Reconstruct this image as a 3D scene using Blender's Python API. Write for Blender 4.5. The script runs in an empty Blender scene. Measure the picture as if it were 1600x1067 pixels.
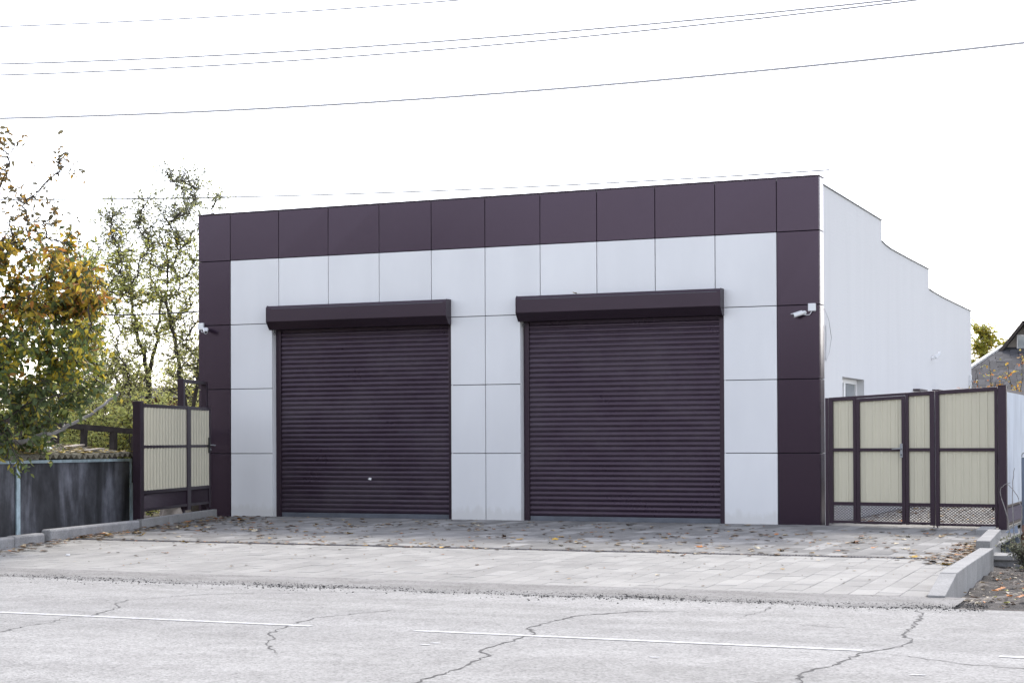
import bpy, math, random
import numpy as np
from mathutils import Vector, Matrix
R = math.radians
random.seed(7)
sc = bpy.context.scene
col = sc.collection

# ------------------------------------------------------------------ camera
cd = bpy.data.cameras.new("camera"); cam = bpy.data.objects.new("camera", cd); col.objects.link(cam)
yaw, pit, rol = -0.4008, 0.00976, -0.00412
fw = Vector((math.sin(yaw)*math.cos(pit), math.cos(yaw)*math.cos(pit), math.sin(pit)))
rt = Vector((math.cos(yaw), -math.sin(yaw), 0)); up = rt.cross(fw)
c_, s_ = math.cos(rol), math.sin(rol)
r2 = c_*rt + s_*up; u2 = -s_*rt + c_*up
M = Matrix((r2, u2, -fw)).transposed().to_4x4(); M.translation = (17.2817, -27.3223, 1.4337)
cam.matrix_world = M
cd.sensor_width = 36; cd.lens = 36*2669.2/1600
cd.shift_y = (661.0-533.5)/1600
cd.clip_end = 3000
sc.camera = cam

# ------------------------------------------------------------------ sky, sun, exposure
SUN_EL, SUN_AZ = 48.0, -8.0            # behind the garage, a little to the left
w = bpy.data.worlds.new("World"); sc.world = w; w.use_nodes = True
nt = w.node_tree; nt.nodes.clear()
sky = nt.nodes.new('ShaderNodeTexSky'); sky.sky_type = 'NISHITA'; sky.sun_disc = False
sky.sun_elevation = R(SUN_EL); sky.sun_rotation = R(SUN_AZ)
sky.air_density = 1.0; sky.dust_density = 1.0; sky.ozone_density = 1.0
hs = nt.nodes.new('ShaderNodeHueSaturation'); hs.inputs['Saturation'].default_value = 0.42
bg = nt.nodes.new('ShaderNodeBackground'); bg.inputs[1].default_value = 0.15
wo = nt.nodes.new('ShaderNodeOutputWorld')
tn = nt.nodes.new('ShaderNodeMix'); tn.data_type = 'RGBA'; tn.blend_type = 'MULTIPLY'; tn.inputs[0].default_value = 1; tn.inputs[7].default_value = (1.0, .964, .97, 1)   # camera white balance
nt.links.new(sky.outputs[0], hs.inputs['Color']); nt.links.new(hs.outputs[0], tn.inputs[6]); nt.links.new(tn.outputs[2], bg.inputs[0]); nt.links.new(bg.outputs[0], wo.inputs[0])
sd = bpy.data.lights.new("sun", 'SUN'); so = bpy.data.objects.new("sun", sd); col.objects.link(so)
sd.energy = 1.0; sd.angle = R(10); sd.color = (1, .95, .87)
sdir = Vector((math.sin(R(SUN_AZ))*math.cos(R(SUN_EL)), math.cos(R(SUN_AZ))*math.cos(R(SUN_EL)), math.sin(R(SUN_EL))))
so.rotation_euler = (-sdir).to_track_quat('-Z', 'Y').to_euler(); so.location = (0, 60, 60)
vs = sc.view_settings; vs.view_transform = 'Standard'; vs.look = 'None'; vs.gamma = 1; vs.use_curve_mapping = False
vs.exposure = 1.82

# ------------------------------------------------------------------ materials
def nodes(name):
    m = bpy.data.materials.new(name); m.use_nodes = True
    t = m.node_tree; b = t.nodes['Principled BSDF']
    return m, t, b
def N(t, kind, **kw):
    n = t.nodes.new(kind)
    for k, v in kw.items():
        if k in n.inputs: n.inputs[k].default_value = v
        else: setattr(n, k, v)
    return n
def ramp(t, src, stops):
    n = t.nodes.new('ShaderNodeValToRGB')
    e = n.color_ramp.elements
    while len(e) < len(stops): e.new(.5)
    for i, (p, c) in enumerate(stops):
        e[i].position = p; e[i].color = tuple(c)+(1,) if len(c) == 3 else c
    t.links.new(src, n.inputs[0]); return n
def coords(t, scale=(1, 1, 1), obj=True):
    tc = N(t, 'ShaderNodeNewGeometry'); mp = N(t, 'ShaderNodeMapping'); mp.inputs['Scale'].default_value = scale
    if obj:
        tc = N(t, 'ShaderNodeTexCoord'); t.links.new(tc.outputs['Object'], mp.inputs[0])
    else: t.links.new(tc.outputs['Position'], mp.inputs[0])
    return mp.outputs[0]
def mulcol(t, a, b, fac=1.0):
    m = N(t, 'ShaderNodeMix', data_type='RGBA', blend_type='MULTIPLY'); m.inputs[0].default_value = fac
    t.links.new(a, m.inputs[6]); t.links.new(b, m.inputs[7]); return m.outputs[2]
def mixcol(t, fac, a, b):
    m = N(t, 'ShaderNodeMix', data_type='RGBA')
    t.links.new(fac, m.inputs[0])
    for i, v in ((6, a), (7, b)):
        if hasattr(v, 'links') or hasattr(v, 'is_linked'): t.links.new(v, m.inputs[i])
        else: m.inputs[i].default_value = tuple(v)+(1,)
    return m.outputs[2]
def bump(t, b, src, dist, strength=1.0):
    n = N(t, 'ShaderNodeBump'); n.inputs['Strength'].default_value = strength; n.inputs['Distance'].default_value = dist
    t.links.new(src, n.inputs['Height']); t.links.new(n.outputs[0], b.inputs['Normal'])
def simple(name, c, rough=.6, metal=0., var=.15, scale=3., bmp=0., spec=.5, world=True, fine=None):
    """base colour varied by two noises, faint relief"""
    m, t, b = nodes(name)
    v = coords(t, obj=not world)
    n1 = N(t, 'ShaderNodeTexNoise', Scale=scale, Detail=5., Roughness=.6); t.links.new(v, n1.inputs['Vector'])
    lo = [x*(1-var) for x in c]; hi = [min(1, x*(1+var)) for x in c]
    r_ = ramp(t, n1.outputs[0], [(.3, lo), (.7, hi)])
    out = r_.outputs[0]
    if fine:
        n2 = N(t, 'ShaderNodeTexNoise', Scale=fine, Detail=3., Roughness=.7); t.links.new(v, n2.inputs['Vector'])
        r3 = ramp(t, n2.outputs[0], [(.3, (.8,)*3), (.7, (1.15,)*3)])
        out = mulcol(t, out, r3.outputs[0])
        if bmp: bump(t, b, n2.outputs[0], bmp)
    elif bmp: bump(t, b, n1.outputs[0], bmp)
    t.links.new(out, b.inputs['Base Color'])
    b.inputs['Roughness'].default_value = rough; b.inputs['Metallic'].default_value = metal
    b.inputs['Specular IOR Level'].default_value = spec
    return m
MT = {}
MT['brown'] = simple('brown_cladding', (.013, .0065, .014), .24, var=.10, scale=.6, spec=.5)
_b = MT['brown'].node_tree.nodes['Principled BSDF']; _b.inputs['Specular Tint'].default_value = (1.06, .83, 1.03, 1)
MT['brown_metal'] = simple('brown_painted_metal', (.014, .008, .013), .38, var=.15, scale=2.)
_b = MT['brown_metal'].node_tree.nodes['Principled BSDF']; _b.inputs['Specular Tint'].default_value = (1.05, .84, 1.0, 1)
MT['joint'] = simple('dark_joint', (.012, .012, .014), .8)
MT['coping'] = simple('grey_coping', (.10, .11, .13), .45, var=.2)
MT['white_plastic'] = simple('white_plastic', (.72, .73, .74), .4, var=.05)
MT['pvc'] = simple('white_pvc', (.80, .80, .80), .35, var=.03)
MT['grey_metal'] = simple('grey_metal', (.28, .29, .31), .35, metal=.7, var=.2)
MT['black'] = simple('black_plastic', (.015, .015, .017), .5)
MT['wire'] = simple('wire_insulation', (.40, .40, .41), .6)
MT['bark'] = simple('bark', (.055, .045, .038), .9, var=.45, scale=9., bmp=.01)
MT['deadwood'] = simple('grey_dead_wood', (.22, .21, .20), .9, var=.3, scale=8., bmp=.01)
MT['oldwood'] = simple('dark_old_wood', (.040, .032, .028), .9, var=.4, scale=6., bmp=.005)
MT['paleblue'] = simple('pale_blue_paint', (.34, .43, .47), .7, var=.3, scale=7.)
MT['kerb'] = simple('kerb_concrete', (.27, .268, .262), .9, var=.14, scale=2.5, bmp=.002, fine=60.)
MT['kerb_old'] = simple('weathered_kerb_concrete', (.27, .27, .275), .9, var=.22, scale=3., bmp=.003, fine=45.)
MT['stone'] = simple('pale_rubble', (.30, .26, .22), .9, var=.35, scale=5., bmp=.02)
MT['soil'] = simple('soil', (.10, .085, .072), .95, var=.55, scale=4., bmp=.03, fine=40.)
MT['sand'] = simple('sandy_dirt', (.27, .25, .22), .95, var=.3, scale=5., bmp=.01, fine=70.)
MT['brick'] = simple('red_brick', (.22, .085, .065), .9, var=.25, scale=5.)
MT['slate'] = simple('roof_slate', (.06, .06, .068), .9, var=.5, scale=2.2)
MT['trim'] = simple('pale_trim', (.55, .54, .52), .7, var=.15)
MT['oldwall'] = simple('old_plaster', (.26, .23, .20), .9, var=.25, scale=3.)
MT['board_blue'] = simple('blue_grey_board', (.17, .20, .25), .7, var=.12)
MT['drain'] = simple('drain_metal', (.075, .072, .082), .5, metal=.4, var=.3, scale=8.)
MT['asbestos'] = simple('asbestos_roof', (.14, .13, .10), .95, var=.5, scale=5., bmp=.006, fine=35.)

def mat_cladding_white():
    m, t, b = nodes('white_cladding')
    v = coords(t, (1, 1, .35), obj=False)
    n = N(t, 'ShaderNodeTexNoise', Scale=1.3, Detail=4.); t.links.new(v, n.inputs['Vector'])
    r_ = ramp(t, n.outputs[0], [(.3, (.66, .665, .675)), (.7, (.72, .725, .735))])
    g = N(t, 'ShaderNodeNewGeometry'); sx = N(t, 'ShaderNodeSeparateXYZ'); t.links.new(g.outputs['Position'], sx.inputs[0])
    # splash dirt along the foot of the wall
    n2 = N(t, 'ShaderNodeTexNoise', Scale=9., Detail=6.); t.links.new(v, n2.inputs['Vector'])
    a = N(t, 'ShaderNodeMath', operation='MULTIPLY_ADD'); t.links.new(n2.outputs[0], a.inputs[0]); a.inputs[1].default_value = -.35; t.links.new(sx.outputs[2], a.inputs[2])
    d = ramp(t, a.outputs[0], [(-.0, (.90, .89, .87)), (.10, (1, 1, 1))])
    oi = N(t, 'ShaderNodeObjectInfo'); rv = ramp(t, oi.outputs['Random'], [(0, (.95, .95, .95)), (1, (1.02, 1.02, 1.015))])
    t.links.new(mulcol(t, mulcol(t, r_.outputs[0], d.outputs[0]), rv.outputs[0]), b.inputs['Base Color'])
    b.inputs['Roughness'].default_value = .38
    return m
MT['white'] = mat_cladding_white()

def mat_plaster():
    m, t, b = nodes('white_plaster')
    v = coords(t, (1, 1, .12), obj=False)
    n = N(t, 'ShaderNodeTexNoise', Scale=2.2, Detail=6., Roughness=.65); t.links.new(v, n.inputs['Vector'])
    r_ = ramp(t, n.outputs[0], [(.25, (.552, .557, .565)), (.5, (.57, .575, .583)), (.75, (.582, .587, .595))])
    v2 = coords(t, obj=False); n2 = N(t, 'ShaderNodeTexNoise', Scale=30., Detail=4.); t.links.new(v2, n2.inputs['Vector'])
    bump(t, b, n2.outputs[0], .004)
    t.links.new(r_.outputs[0], b.inputs['Base Color']); b.inputs['Roughness'].default_value = .9
    return m
MT['plaster'] = mat_plaster()

def mat_shutter():
    m, t, b = nodes('shutter_brown')
    v = coords(t, (1.2, 1, 16), obj=False)
    n = N(t, 'ShaderNodeTexNoise', Scale=1., Detail=5., Roughness=.65); t.links.new(v, n.inputs['Vector'])
    r_ = ramp(t, n.outputs[0], [(.3, (.018, .011, .018)), (.6, (.027, .018, .028)), (.78, (.055, .048, .06))])
    b.inputs['Specular Tint'].default_value = (1.06, .83, 1.03, 1)
    t.links.new(r_.outputs[0], b.inputs['Base Color'])
    v3 = coords(t, (.5, 1, .8), obj=False); n3 = N(t, 'ShaderNodeTexNoise', Scale=1.6, Detail=6., Roughness=.7); t.links.new(v3, n3.inputs['Vector'])
    dm = ramp(t, n3.outputs[0], [(.42, (0, 0, 0)), (.75, (.5, .5, .5))])
    t.links.new(mixcol(t, dm.outputs[0], r_.outputs[0], (.075, .066, .072)), b.inputs['Base Color'])
    rr = ramp(t, n3.outputs[0], [(.3, (.24,)*3), (.75, (.46,)*3)]); t.links.new(rr.outputs[0], b.inputs['Roughness'])
    return m
MT['shutter'] = mat_shutter()

def mat_asphalt():
    m, t, b = nodes('asphalt')
    v = coords(t, obj=False)
    a1 = N(t, 'ShaderNodeTexVoronoi', Scale=55.); t.links.new(v, a1.inputs['Vector'])
    c1 = ramp(t, a1.outputs['Color'], [(.1, (.72,)*3), (.5, (1,)*3), (.95, (1.15,)*3)])
    a2 = N(t, 'ShaderNodeTexNoise', Scale=28., Detail=6., Roughness=.8); t.links.new(v, a2.inputs['Vector'])
    c2 = ramp(t, a2.outputs[0], [(.34, (.6,)*3), (.44, (.97,)*3), (.7, (1.08,)*3)])
    v2 = coords(t, (.12, 1.1, 1), obj=False)
    a3 = N(t, 'ShaderNodeTexNoise', Scale=1.4, Detail=4.); t.links.new(v2, a3.inputs['Vector'])
    c3 = ramp(t, a3.outputs[0], [(.3, (.245, .241, .231)), (.7, (.308, .303, .292))])
    out = mulcol(t, mulcol(t, c3.outputs[0], c1.outputs[0]), c2.outputs[0])
    a4 = N(t, 'ShaderNodeTexNoise', Scale=2.6, Detail=8., Roughness=.75); t.links.new(v, a4.inputs['Vector'])
    c4 = ramp(t, a4.outputs[0], [(.3, (.80, .795, .795)), (.6, (1.04,)*3)])
    out = mulcol(t, out, c4.outputs[0])
    t.links.new(out, b.inputs['Base Color']); b.inputs['Roughness'].default_value = .85
    bump(t, b, a1.outputs['Distance'], .004)
    return m
MT['asphalt'] = mat_asphalt()
def mat_paint():
    m, t, b = nodes('worn_road_paint')
    v = coords(t, obj=False)
    n = N(t, 'ShaderNodeTexNoise', Scale=22., Detail=8., Roughness=.8); t.links.new(v, n.inputs['Vector'])
    r_ = ramp(t, n.outputs[0], [(.38, (.30,)*3), (.48, (.46,)*3), (.62, (.56,)*3)])
    t.links.new(r_.outputs[0], b.inputs['Base Color']); b.inputs['Roughness'].default_value = .8
    return m
MT['paint'] = mat_paint()
MT['crack'] = simple('crack_filling', (.075, .072, .07), .95, var=.5, scale=30.)

def mat_slab(name, c, var):
    m, t, b = nodes(name)
    oi = N(t, 'ShaderNodeObjectInfo'); at = N(t, 'ShaderNodeAttribute', attribute_name='tint')
    ad = N(t, 'ShaderNodeMath', operation='ADD'); t.links.new(oi.outputs['Random'], ad.inputs[0]); t.links.new(at.outputs['Fac'], ad.inputs[1])
    fr = N(t, 'ShaderNodeMath', operation='FRACT'); t.links.new(ad.outputs[0], fr.inputs[0])
    r1 = ramp(t, fr.outputs[0], [(0, [x*(1-var) for x in c]), (.75, c), (1, [min(1, x*(1+var)) for x in c])])
    v = coords(t, obj=False)
    n = N(t, 'ShaderNodeTexNoise', Scale=1.1, Detail=7., Roughness=.7); t.links.new(v, n.inputs['Vector'])
    r2_ = ramp(t, n.outputs[0], [(.28, (.80, .80, .80)), (.6, (1.04, 1.04, 1.03))])
    n3 = N(t, 'ShaderNodeTexNoise', Scale=75., Detail=4., Roughness=.8); t.links.new(v, n3.inputs['Vector'])
    r3 = ramp(t, n3.outputs[0], [(.3, (.82,)*3), (.7, (1.08,)*3)])
    t.links.new(mulcol(t, mulcol(t, r1.outputs[0], r2_.outputs[0]), r3.outputs[0]), b.inputs['Base Color'])
    b.inputs['Roughness'].default_value = .85
    bump(t, b, n3.outputs[0], .0015)
    return m
MT['slab'] = mat_slab('concrete_slab', (.300, .293, .279), .10)
MT['slab_old'] = mat_slab('old_concrete_slab', (.245, .24, .232), .30)
MT['slate'] = mat_slab('roof_slate_weathered', (.068, .068, .074), .32)
MT['slab_joint'] = simple('sand_joint', (.12, .115, .11), .95, var=.3, scale=20.)

def mat_gutter():
    m, t, b = nodes('gritty_gutter')
    v = coords(t, obj=False)
    n = N(t, 'ShaderNodeTexNoise', Scale=20., Detail=8., Roughness=.9); t.links.new(v, n.inputs['Vector'])
    r_ = ramp(t, n.outputs[0], [(.40, (.10, .095, .09)), (.47, (.25, .245, .235)), (.65, (.30, .29, .28))])
    v2 = coords(t, (1, 2.2, 1), obj=False)
    n2 = N(t, 'ShaderNodeTexNoise', Scale=1.2, Detail=6., Roughness=.7); t.links.new(v2, n2.inputs['Vector'])
    r2_ = ramp(t, n2.outputs[0], [(.33, (.70, .69, .68)), (.6, (1, 1, 1))])
    t.links.new(mulcol(t, r_.outputs[0], r2_.outputs[0]), b.inputs['Base Color']); b.inputs['Roughness'].default_value = .95
    bump(t, b, n.outputs[0], .008)
    return m
MT['gutter'] = mat_gutter()

def mat_shedwall():
    m, t, b = nodes('stained_asbestos_sheet')
    v = coords(t, (1.5, 1.5, .42), obj=False)
    n = N(t, 'ShaderNodeTexNoise', Scale=1.15, Detail=6., Roughness=.55, Distortion=.4); t.links.new(v, n.inputs['Vector'])
    r_ = ramp(t, n.outputs[0], [(.38, (.012, .012, .014)), (.5, (.042, .043, .050)), (.64, (.15, .155, .18))])
    v2 = coords(t, obj=False)
    n2 = N(t, 'ShaderNodeTexNoise', Scale=5., Detail=8., Roughness=.7); t.links.new(v2, n2.inputs['Vector'])
    r2_ = ramp(t, n2.outputs[0], [(.3, (.55,)*3), (.65, (1.15,)*3)])
    t.links.new(mulcol(t, r_.outputs[0], r2_.outputs[0]), b.inputs['Base Color']); b.inputs['Roughness'].default_value = .85
    return m
MT['shedwall'] = mat_shedwall()
def mat_sheet(name, c, dirt):
    m, t, b = nodes(name)
    v = coords(t, (1, 1, .25), obj=False)
    n = N(t, 'ShaderNodeTexNoise', Scale=3., Detail=6., Roughness=.65); t.links.new(v, n.inputs['Vector'])
    r_ = ramp(t, n.outputs[0], [(.3, [x*dirt for x in c]), (.6, c)])
    t.links.new(r_.outputs[0], b.inputs['Base Color']); b.inputs['Roughness'].default_value = .45
    return m
MT['cream'] = mat_sheet('cream_sheet_metal', (.56, .525, .40), .93)
MT['pale_sheet'] = mat_sheet('pale_sheet_metal', (.62, .66, .72), .8)
def mat_leaf(name, trans=.45):
    m = bpy.data.materials.new(name); m.use_nodes = True; t = m.node_tree; b = t.nodes['Principled BSDF']
    at = N(t, 'ShaderNodeAttribute', attribute_name='tintcol')
    tr = N(t, 'ShaderNodeBsdfTranslucent'); mx = N(t, 'ShaderNodeMixShader'); mx.inputs[0].default_value = trans
    t.links.new(at.outputs['Color'], b.inputs['Base Color']); t.links.new(at.outputs['Color'], tr.inputs['Color'])
    b.inputs['Roughness'].default_value = .55
    t.links.new(b.outputs[0], mx.inputs[1]); t.links.new(tr.outputs[0], mx.inputs[2])
    t.links.new(mx.outputs[0], t.nodes['Material Output'].inputs[0])
    return m
MT['leaf'] = mat_leaf('tree_leaf', .5)
MT['litter'] = mat_leaf('dry_leaf', .12)
def flat(name, c, rough=.6):
    return simple(name, c, rough, var=.18, scale=14.)
LEAFCOL = [flat('leaf_yellow', (.42, .26, .03)), flat('leaf_orange', (.40, .15, .035)), flat('leaf_tan', (.33, .25, .15)),
           flat('leaf_brown', (.13, .075, .04)), flat('leaf_pale', (.42, .37, .27))]
def mat_glass():
    m, t, b = nodes('window_glass'); b.inputs['Base Color'].default_value = (.20, .22, .23, 1); b.inputs['Roughness'].default_value = .06
    b.inputs['Metallic'].default_value = 0.; b.inputs['Specular IOR Level'].default_value = .8
    return m
MT['glass'] = mat_glass()
def mat_bottle():
    m, t, b = nodes('clear_plastic'); b.inputs['Base Color'].default_value = (.8, .83, .85, 1); b.inputs['Roughness'].default_value = .2
    b.inputs['Transmission Weight'].default_value = .5; return m
MT['bottle'] = mat_bottle()
def mat_ground():
    m, t, b = nodes('rough_ground')
    v = coords(t, obj=False)
    n = N(t, 'ShaderNodeTexNoise', Scale=.7, Detail=9., Roughness=.7); t.links.new(v, n.inputs['Vector'])
    r_ = ramp(t, n.outputs[0], [(.35, (.07, .062, .045)), (.5, (.11, .095, .06)), (.65, (.085, .10, .04))])
    t.links.new(r_.outputs[0], b.inputs['Base Color']); b.inputs['Roughness'].default_value = .95
    bump(t, b, n.outputs[0], .05)
    return m
MT['ground'] = mat_ground()

for _k in ('asphalt', 'slab', 'slab_old', 'gutter', 'paint', 'slate', 'kerb', 'kerb_old', 'ground', 'soil', 'asbestos'):
    MT[_k].node_tree.nodes['Principled BSDF'].inputs['Specular IOR Level'].default_value = .12
for _m in LEAFCOL + [MT['litter']]: _m.node_tree.nodes['Principled BSDF'].inputs['Specular IOR Level'].default_value = .15

# ------------------------------------------------------------------ mesh helpers
class MB:
    def __init__(self): self.v = []; self.f = []; self.tint = []; self.col = []
    def quad(self, a, b, c, d): i = len(self.v); self.v += [tuple(a), tuple(b), tuple(c), tuple(d)]; self.f.append((i, i+1, i+2, i+3))
    def box(self, x0, x1, y0, y1, z0, z1, ch=0.):
        """axis box; ch chamfers the top rim"""
        i = len(self.v)
        if ch:
            self.v += [(x0, y0, z0), (x1, y0, z0), (x1, y1, z0), (x0, y1, z0), (x0, y0, z1-ch), (x1, y0, z1-ch), (x1, y1, z1-ch), (x0, y1, z1-ch),
                       (x0+ch, y0+ch, z1), (x1-ch, y0+ch, z1), (x1-ch, y1-ch, z1), (x0+ch, y1-ch, z1)]
            F = [(0, 3, 2, 1), (0, 1, 5, 4), (1, 2, 6, 5), (2, 3, 7, 6), (3, 0, 4, 7), (4, 5, 9, 8), (5, 6, 10, 9), (6, 7, 11, 10), (7, 4, 8, 11), (8, 9, 10, 11)]
        else:
            self.v += [(x0, y0, z0), (x1, y0, z0), (x1, y1, z0), (x0, y1, z0), (x0, y0, z1), (x1, y0, z1), (x1, y1, z1), (x0, y1, z1)]
            F = [(0, 3, 2, 1), (0, 1, 5, 4), (1, 2, 6, 5), (2, 3, 7, 6), (3, 0, 4, 7), (4, 5, 6, 7)]
        self.f += [tuple(i+k for k in f) for f in F]
        return self
    def hexa(self, P):
        """8 corners: bottom 4 ccw, top 4 ccw"""
        i = len(self.v); self.v += [tuple(p) for p in P]
        self.f += [tuple(i+k for k in f) for f in [(0, 3, 2, 1), (0, 1, 5, 4), (1, 2, 6, 5), (2, 3, 7, 6), (3, 0, 4, 7), (4, 5, 6, 7)]]
        return self
    def bar(self, a, b, wid, dep, side=None):
        """rectangular bar from a to b; wid along 'side', dep across"""
        a = Vector(a); b = Vector(b); d = (b-a).normalized()
        s = Vector(side) if side is not None else (Vector((0, 0, 1)) if abs(d.z) < .9 else Vector((1, 0, 0)))
        n = d.cross(s).normalized(); s = n.cross(d).normalized()
        P = []
        for q in (a, b):
            P += [q - s*wid/2 - n*dep/2, q + s*wid/2 - n*dep/2, q + s*wid/2 + n*dep/2, q - s*wid/2 + n*dep/2]
        return self.hexa(P)
    def tube(self, pts, rad, n=6, cap=True):
        pts = [Vector(p) for p in pts]
        if not hasattr(rad, '__len__'): rad = [rad]*len(pts)
        base = len(self.v)
        for k, p in enumerate(pts):
            d = (pts[min(k+1, len(pts)-1)] - pts[max(k-1, 0)])
            d = d.normalized() if d.length > 1e-9 else Vector((0, 0, 1))
            s = d.cross(Vector((0, 0, 1))) if abs(d.z) < .95 else d.cross(Vector((0, 1, 0)))
            s.normalize(); u = s.cross(d)
            for j in range(n):
                a = 2*math.pi*j/n
                self.v.append(tuple(p + s*(math.cos(a)*rad[k]) + u*(math.sin(a)*rad[k])))
        for k in range(len(pts)-1):
            for j in range(n):
                a = base+k*n+j; b = base+k*n+(j+1) % n
                self.f.append((a, b, b+n, a+n))
        if cap:
            self.f.append(tuple(base+j for j in range(n))[::-1]); self.f.append(tuple(base+(len(pts)-1)*n+j for j in range(n)))
        return self
    def prism(self, prof, x0, x1):
        """profile of (y,z) extruded along x"""
        i = len(self.v); n = len(prof)
        self.v += [(x0, y, z) for y, z in prof] + [(x1, y, z) for y, z in prof]
        for k in range(n): self.f.append((i+k, i+(k+1) % n, i+n+(k+1) % n, i+n+k))
        self.f.append(tuple(i+k for k in range(n))[::-1]); self.f.append(tuple(i+n+k for k in range(n)))
        return self
    def mesh(self, name, mat, smooth=False):
        me = bpy.data.meshes.new(name); me.from_pydata(self.v, [], self.f); me.materials.append(mat)
        if smooth: me.polygons.foreach_set('use_smooth', [True]*len(me.polygons))
        if self.tint:
            a = me.attributes.new('tint', 'FLOAT', 'FACE'); a.data.foreach_set('value', self.tint)
        if self.col:
            a = me.attributes.new('tintcol', 'FLOAT_COLOR', 'FACE'); a.data.foreach_set('color', np.array(self.col, np.float32).ravel())
        me.update(); return me
    def build(self, name, mat, parent=None, smooth=False, bevel=0., loc=None):
        o = bpy.data.objects.new(name, self.mesh(name, MT[mat] if isinstance(mat, str) else mat, smooth)); col.objects.link(o)
        if parent is not None: o.parent = parent
        if loc is not None: o.location = loc
        if bevel:
            md = o.modifiers.new('bevel', 'BEVEL'); md.width = bevel; md.segments = 2; md.limit_method = 'ANGLE'
        return o
def tag(o, label=None, cat=None, group=None, kind=None):
    if label: o['label'] = label
    if cat: o['category'] = cat
    if group: o['group'] = group
    if kind: o['kind'] = kind
    return o
def thing(name, loc, label, cat, group=None, rz=0):
    o = bpy.data.objects.new(name, None); o.empty_display_size = .2; col.objects.link(o); o.location = loc; o.rotation_euler.z = rz
    return tag(o, label, cat, group)
def inst(me, name, parent=None, loc=(0, 0, 0), rot=(0, 0, 0), scale=None):
    o = bpy.data.objects.new(name, me); col.objects.link(o); o.parent = parent; o.location = loc; o.rotation_euler = rot
    if scale is not None: o.scale = scale
    return o
def wavy(A, B, z0, z1, pitch, depth, n_off, flipflat=.35, thick=.0):
    """ribbed sheet standing on line A-B (2d), ribs vertical; n_off shifts it across the line"""
    A = Vector((A[0], A[1])); B = Vector((B[0], B[1])); L = (B-A).length; d = (B-A)/L; n = Vector((d.y, -d.x))
    prof = []; s = 0
    while s < L:
        for ds, o in ((0, 0), (pitch*.62, 0), (pitch*.70, 1), (pitch*.92, 1)):
            if s+ds < L: prof.append((s+ds, o*depth))
        s += pitch
    prof.append((L, prof[-1][1]))
    m = MB(); z = lambda zz, s_: zz if not isinstance(zz, tuple) else zz[0]+(zz[1]-zz[0])*s_/L
    for s_, o in prof:
        q = A + d*s_ + n*(n_off+o)
        m.v += [(q.x, q.y, z(z0, s_)), (q.x, q.y, z(z1, s_))]
    for k in range(len(prof)-1): m.f.append((2*k, 2*k+2, 2*k+3, 2*k+1))
    return m
def netting(A, B, z0, z1, pitch, r=.0045, n_off=0):
    """crossed flat wires filling the rectangle on line A-B"""
    A = Vector((A[0], A[1])); B = Vector((B[0], B[1])); L = (B-A).length; d = (B-A)/L; n = Vector((d.y, -d.x)); H = z1-z0
    P = lambda s, h, o: (A.x+d.x*s+n.x*(n_off+o), A.y+d.y*s+n.y*(n_off+o), z0+h)
    m = MB(); slope = .75
    for sg in (1, -1):
        k = -H/slope
        while k < L:
            pts = []
            # line s = k + h/slope  (h from 0..H)
            h0, h1 = 0., H
            s0, s1 = k, k+H/slope
            if s0 < 0: h0 = -s0*slope; s0 = 0
            if s1 > L: h1 = (L-k)*slope; s1 = L
            if h1 > h0+.005:
                if sg > 0: a, b = P(s0, h0, .002), P(s1, h1, .002)
                else: a, b = P(s0, H-h0, -.002), P(s1, H-h1, -.002)
                m.tube([a, b], r, 4, cap=False)
            k += pitch
    return m

# ================================================================== SETTING
# ground sheet to the horizon
g = MB(); g.quad((-900, -900, -.26), (900, -900, -.26), (900, 1500, -.26), (-900, 1500, -.26))
tag(g.build('ground', 'ground'), 'rough earth ground around and behind the garage plot', None, kind='structure')
# road
ROADZ = -.12
m = MB(); m.box(-150, 150, -19.4, -11.42, -.25, ROADZ)
road = tag(m.build('road', 'asphalt'), 'pale worn asphalt road in the foreground', None, kind='structure')
m = MB(); m.box(-150, 150, -30, -19.4, -.25, -.17)
tag(m.build('verge', 'soil'), 'bare verge on the near side of the road', None, kind='structure')
# lane marking dashes
k = -6
while k < 7:
    x0 = 11.1 + 4.62*k
    m = MB(); yc = -14.78
    n = 24; wv = .042
    for s in range(n):
        a = x0 + 3.65*s/n; b = x0 + 3.65*(s+1)/n
        m.quad((a, yc-wv, ROADZ+.004), (b, yc-wv, ROADZ+.004), (b, yc+wv, ROADZ+.004), (a, yc+wv, ROADZ+.004))
    m.build('lane_marking', 'paint', road)
    k += 1
rr = random.Random(3)
for (cx, cy, l) in ((11.6, -15.62, .06), (13.45, -15.7, .05), (15.35, -15.95, .07), (11.63, -15.5, .05), (15.75, -16.3, .05)):
    m = MB(); pts = [(cx+l*math.cos(a)*rr.uniform(.6, 1), cy+.035*math.sin(a)*rr.uniform(.5, 1), ROADZ+.004) for a in np.linspace(0, 2*math.pi, 9)[:-1]]
    m.v = pts; m.f = [tuple(range(8))]; m.build('paint_spot', 'paint', road)
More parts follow.
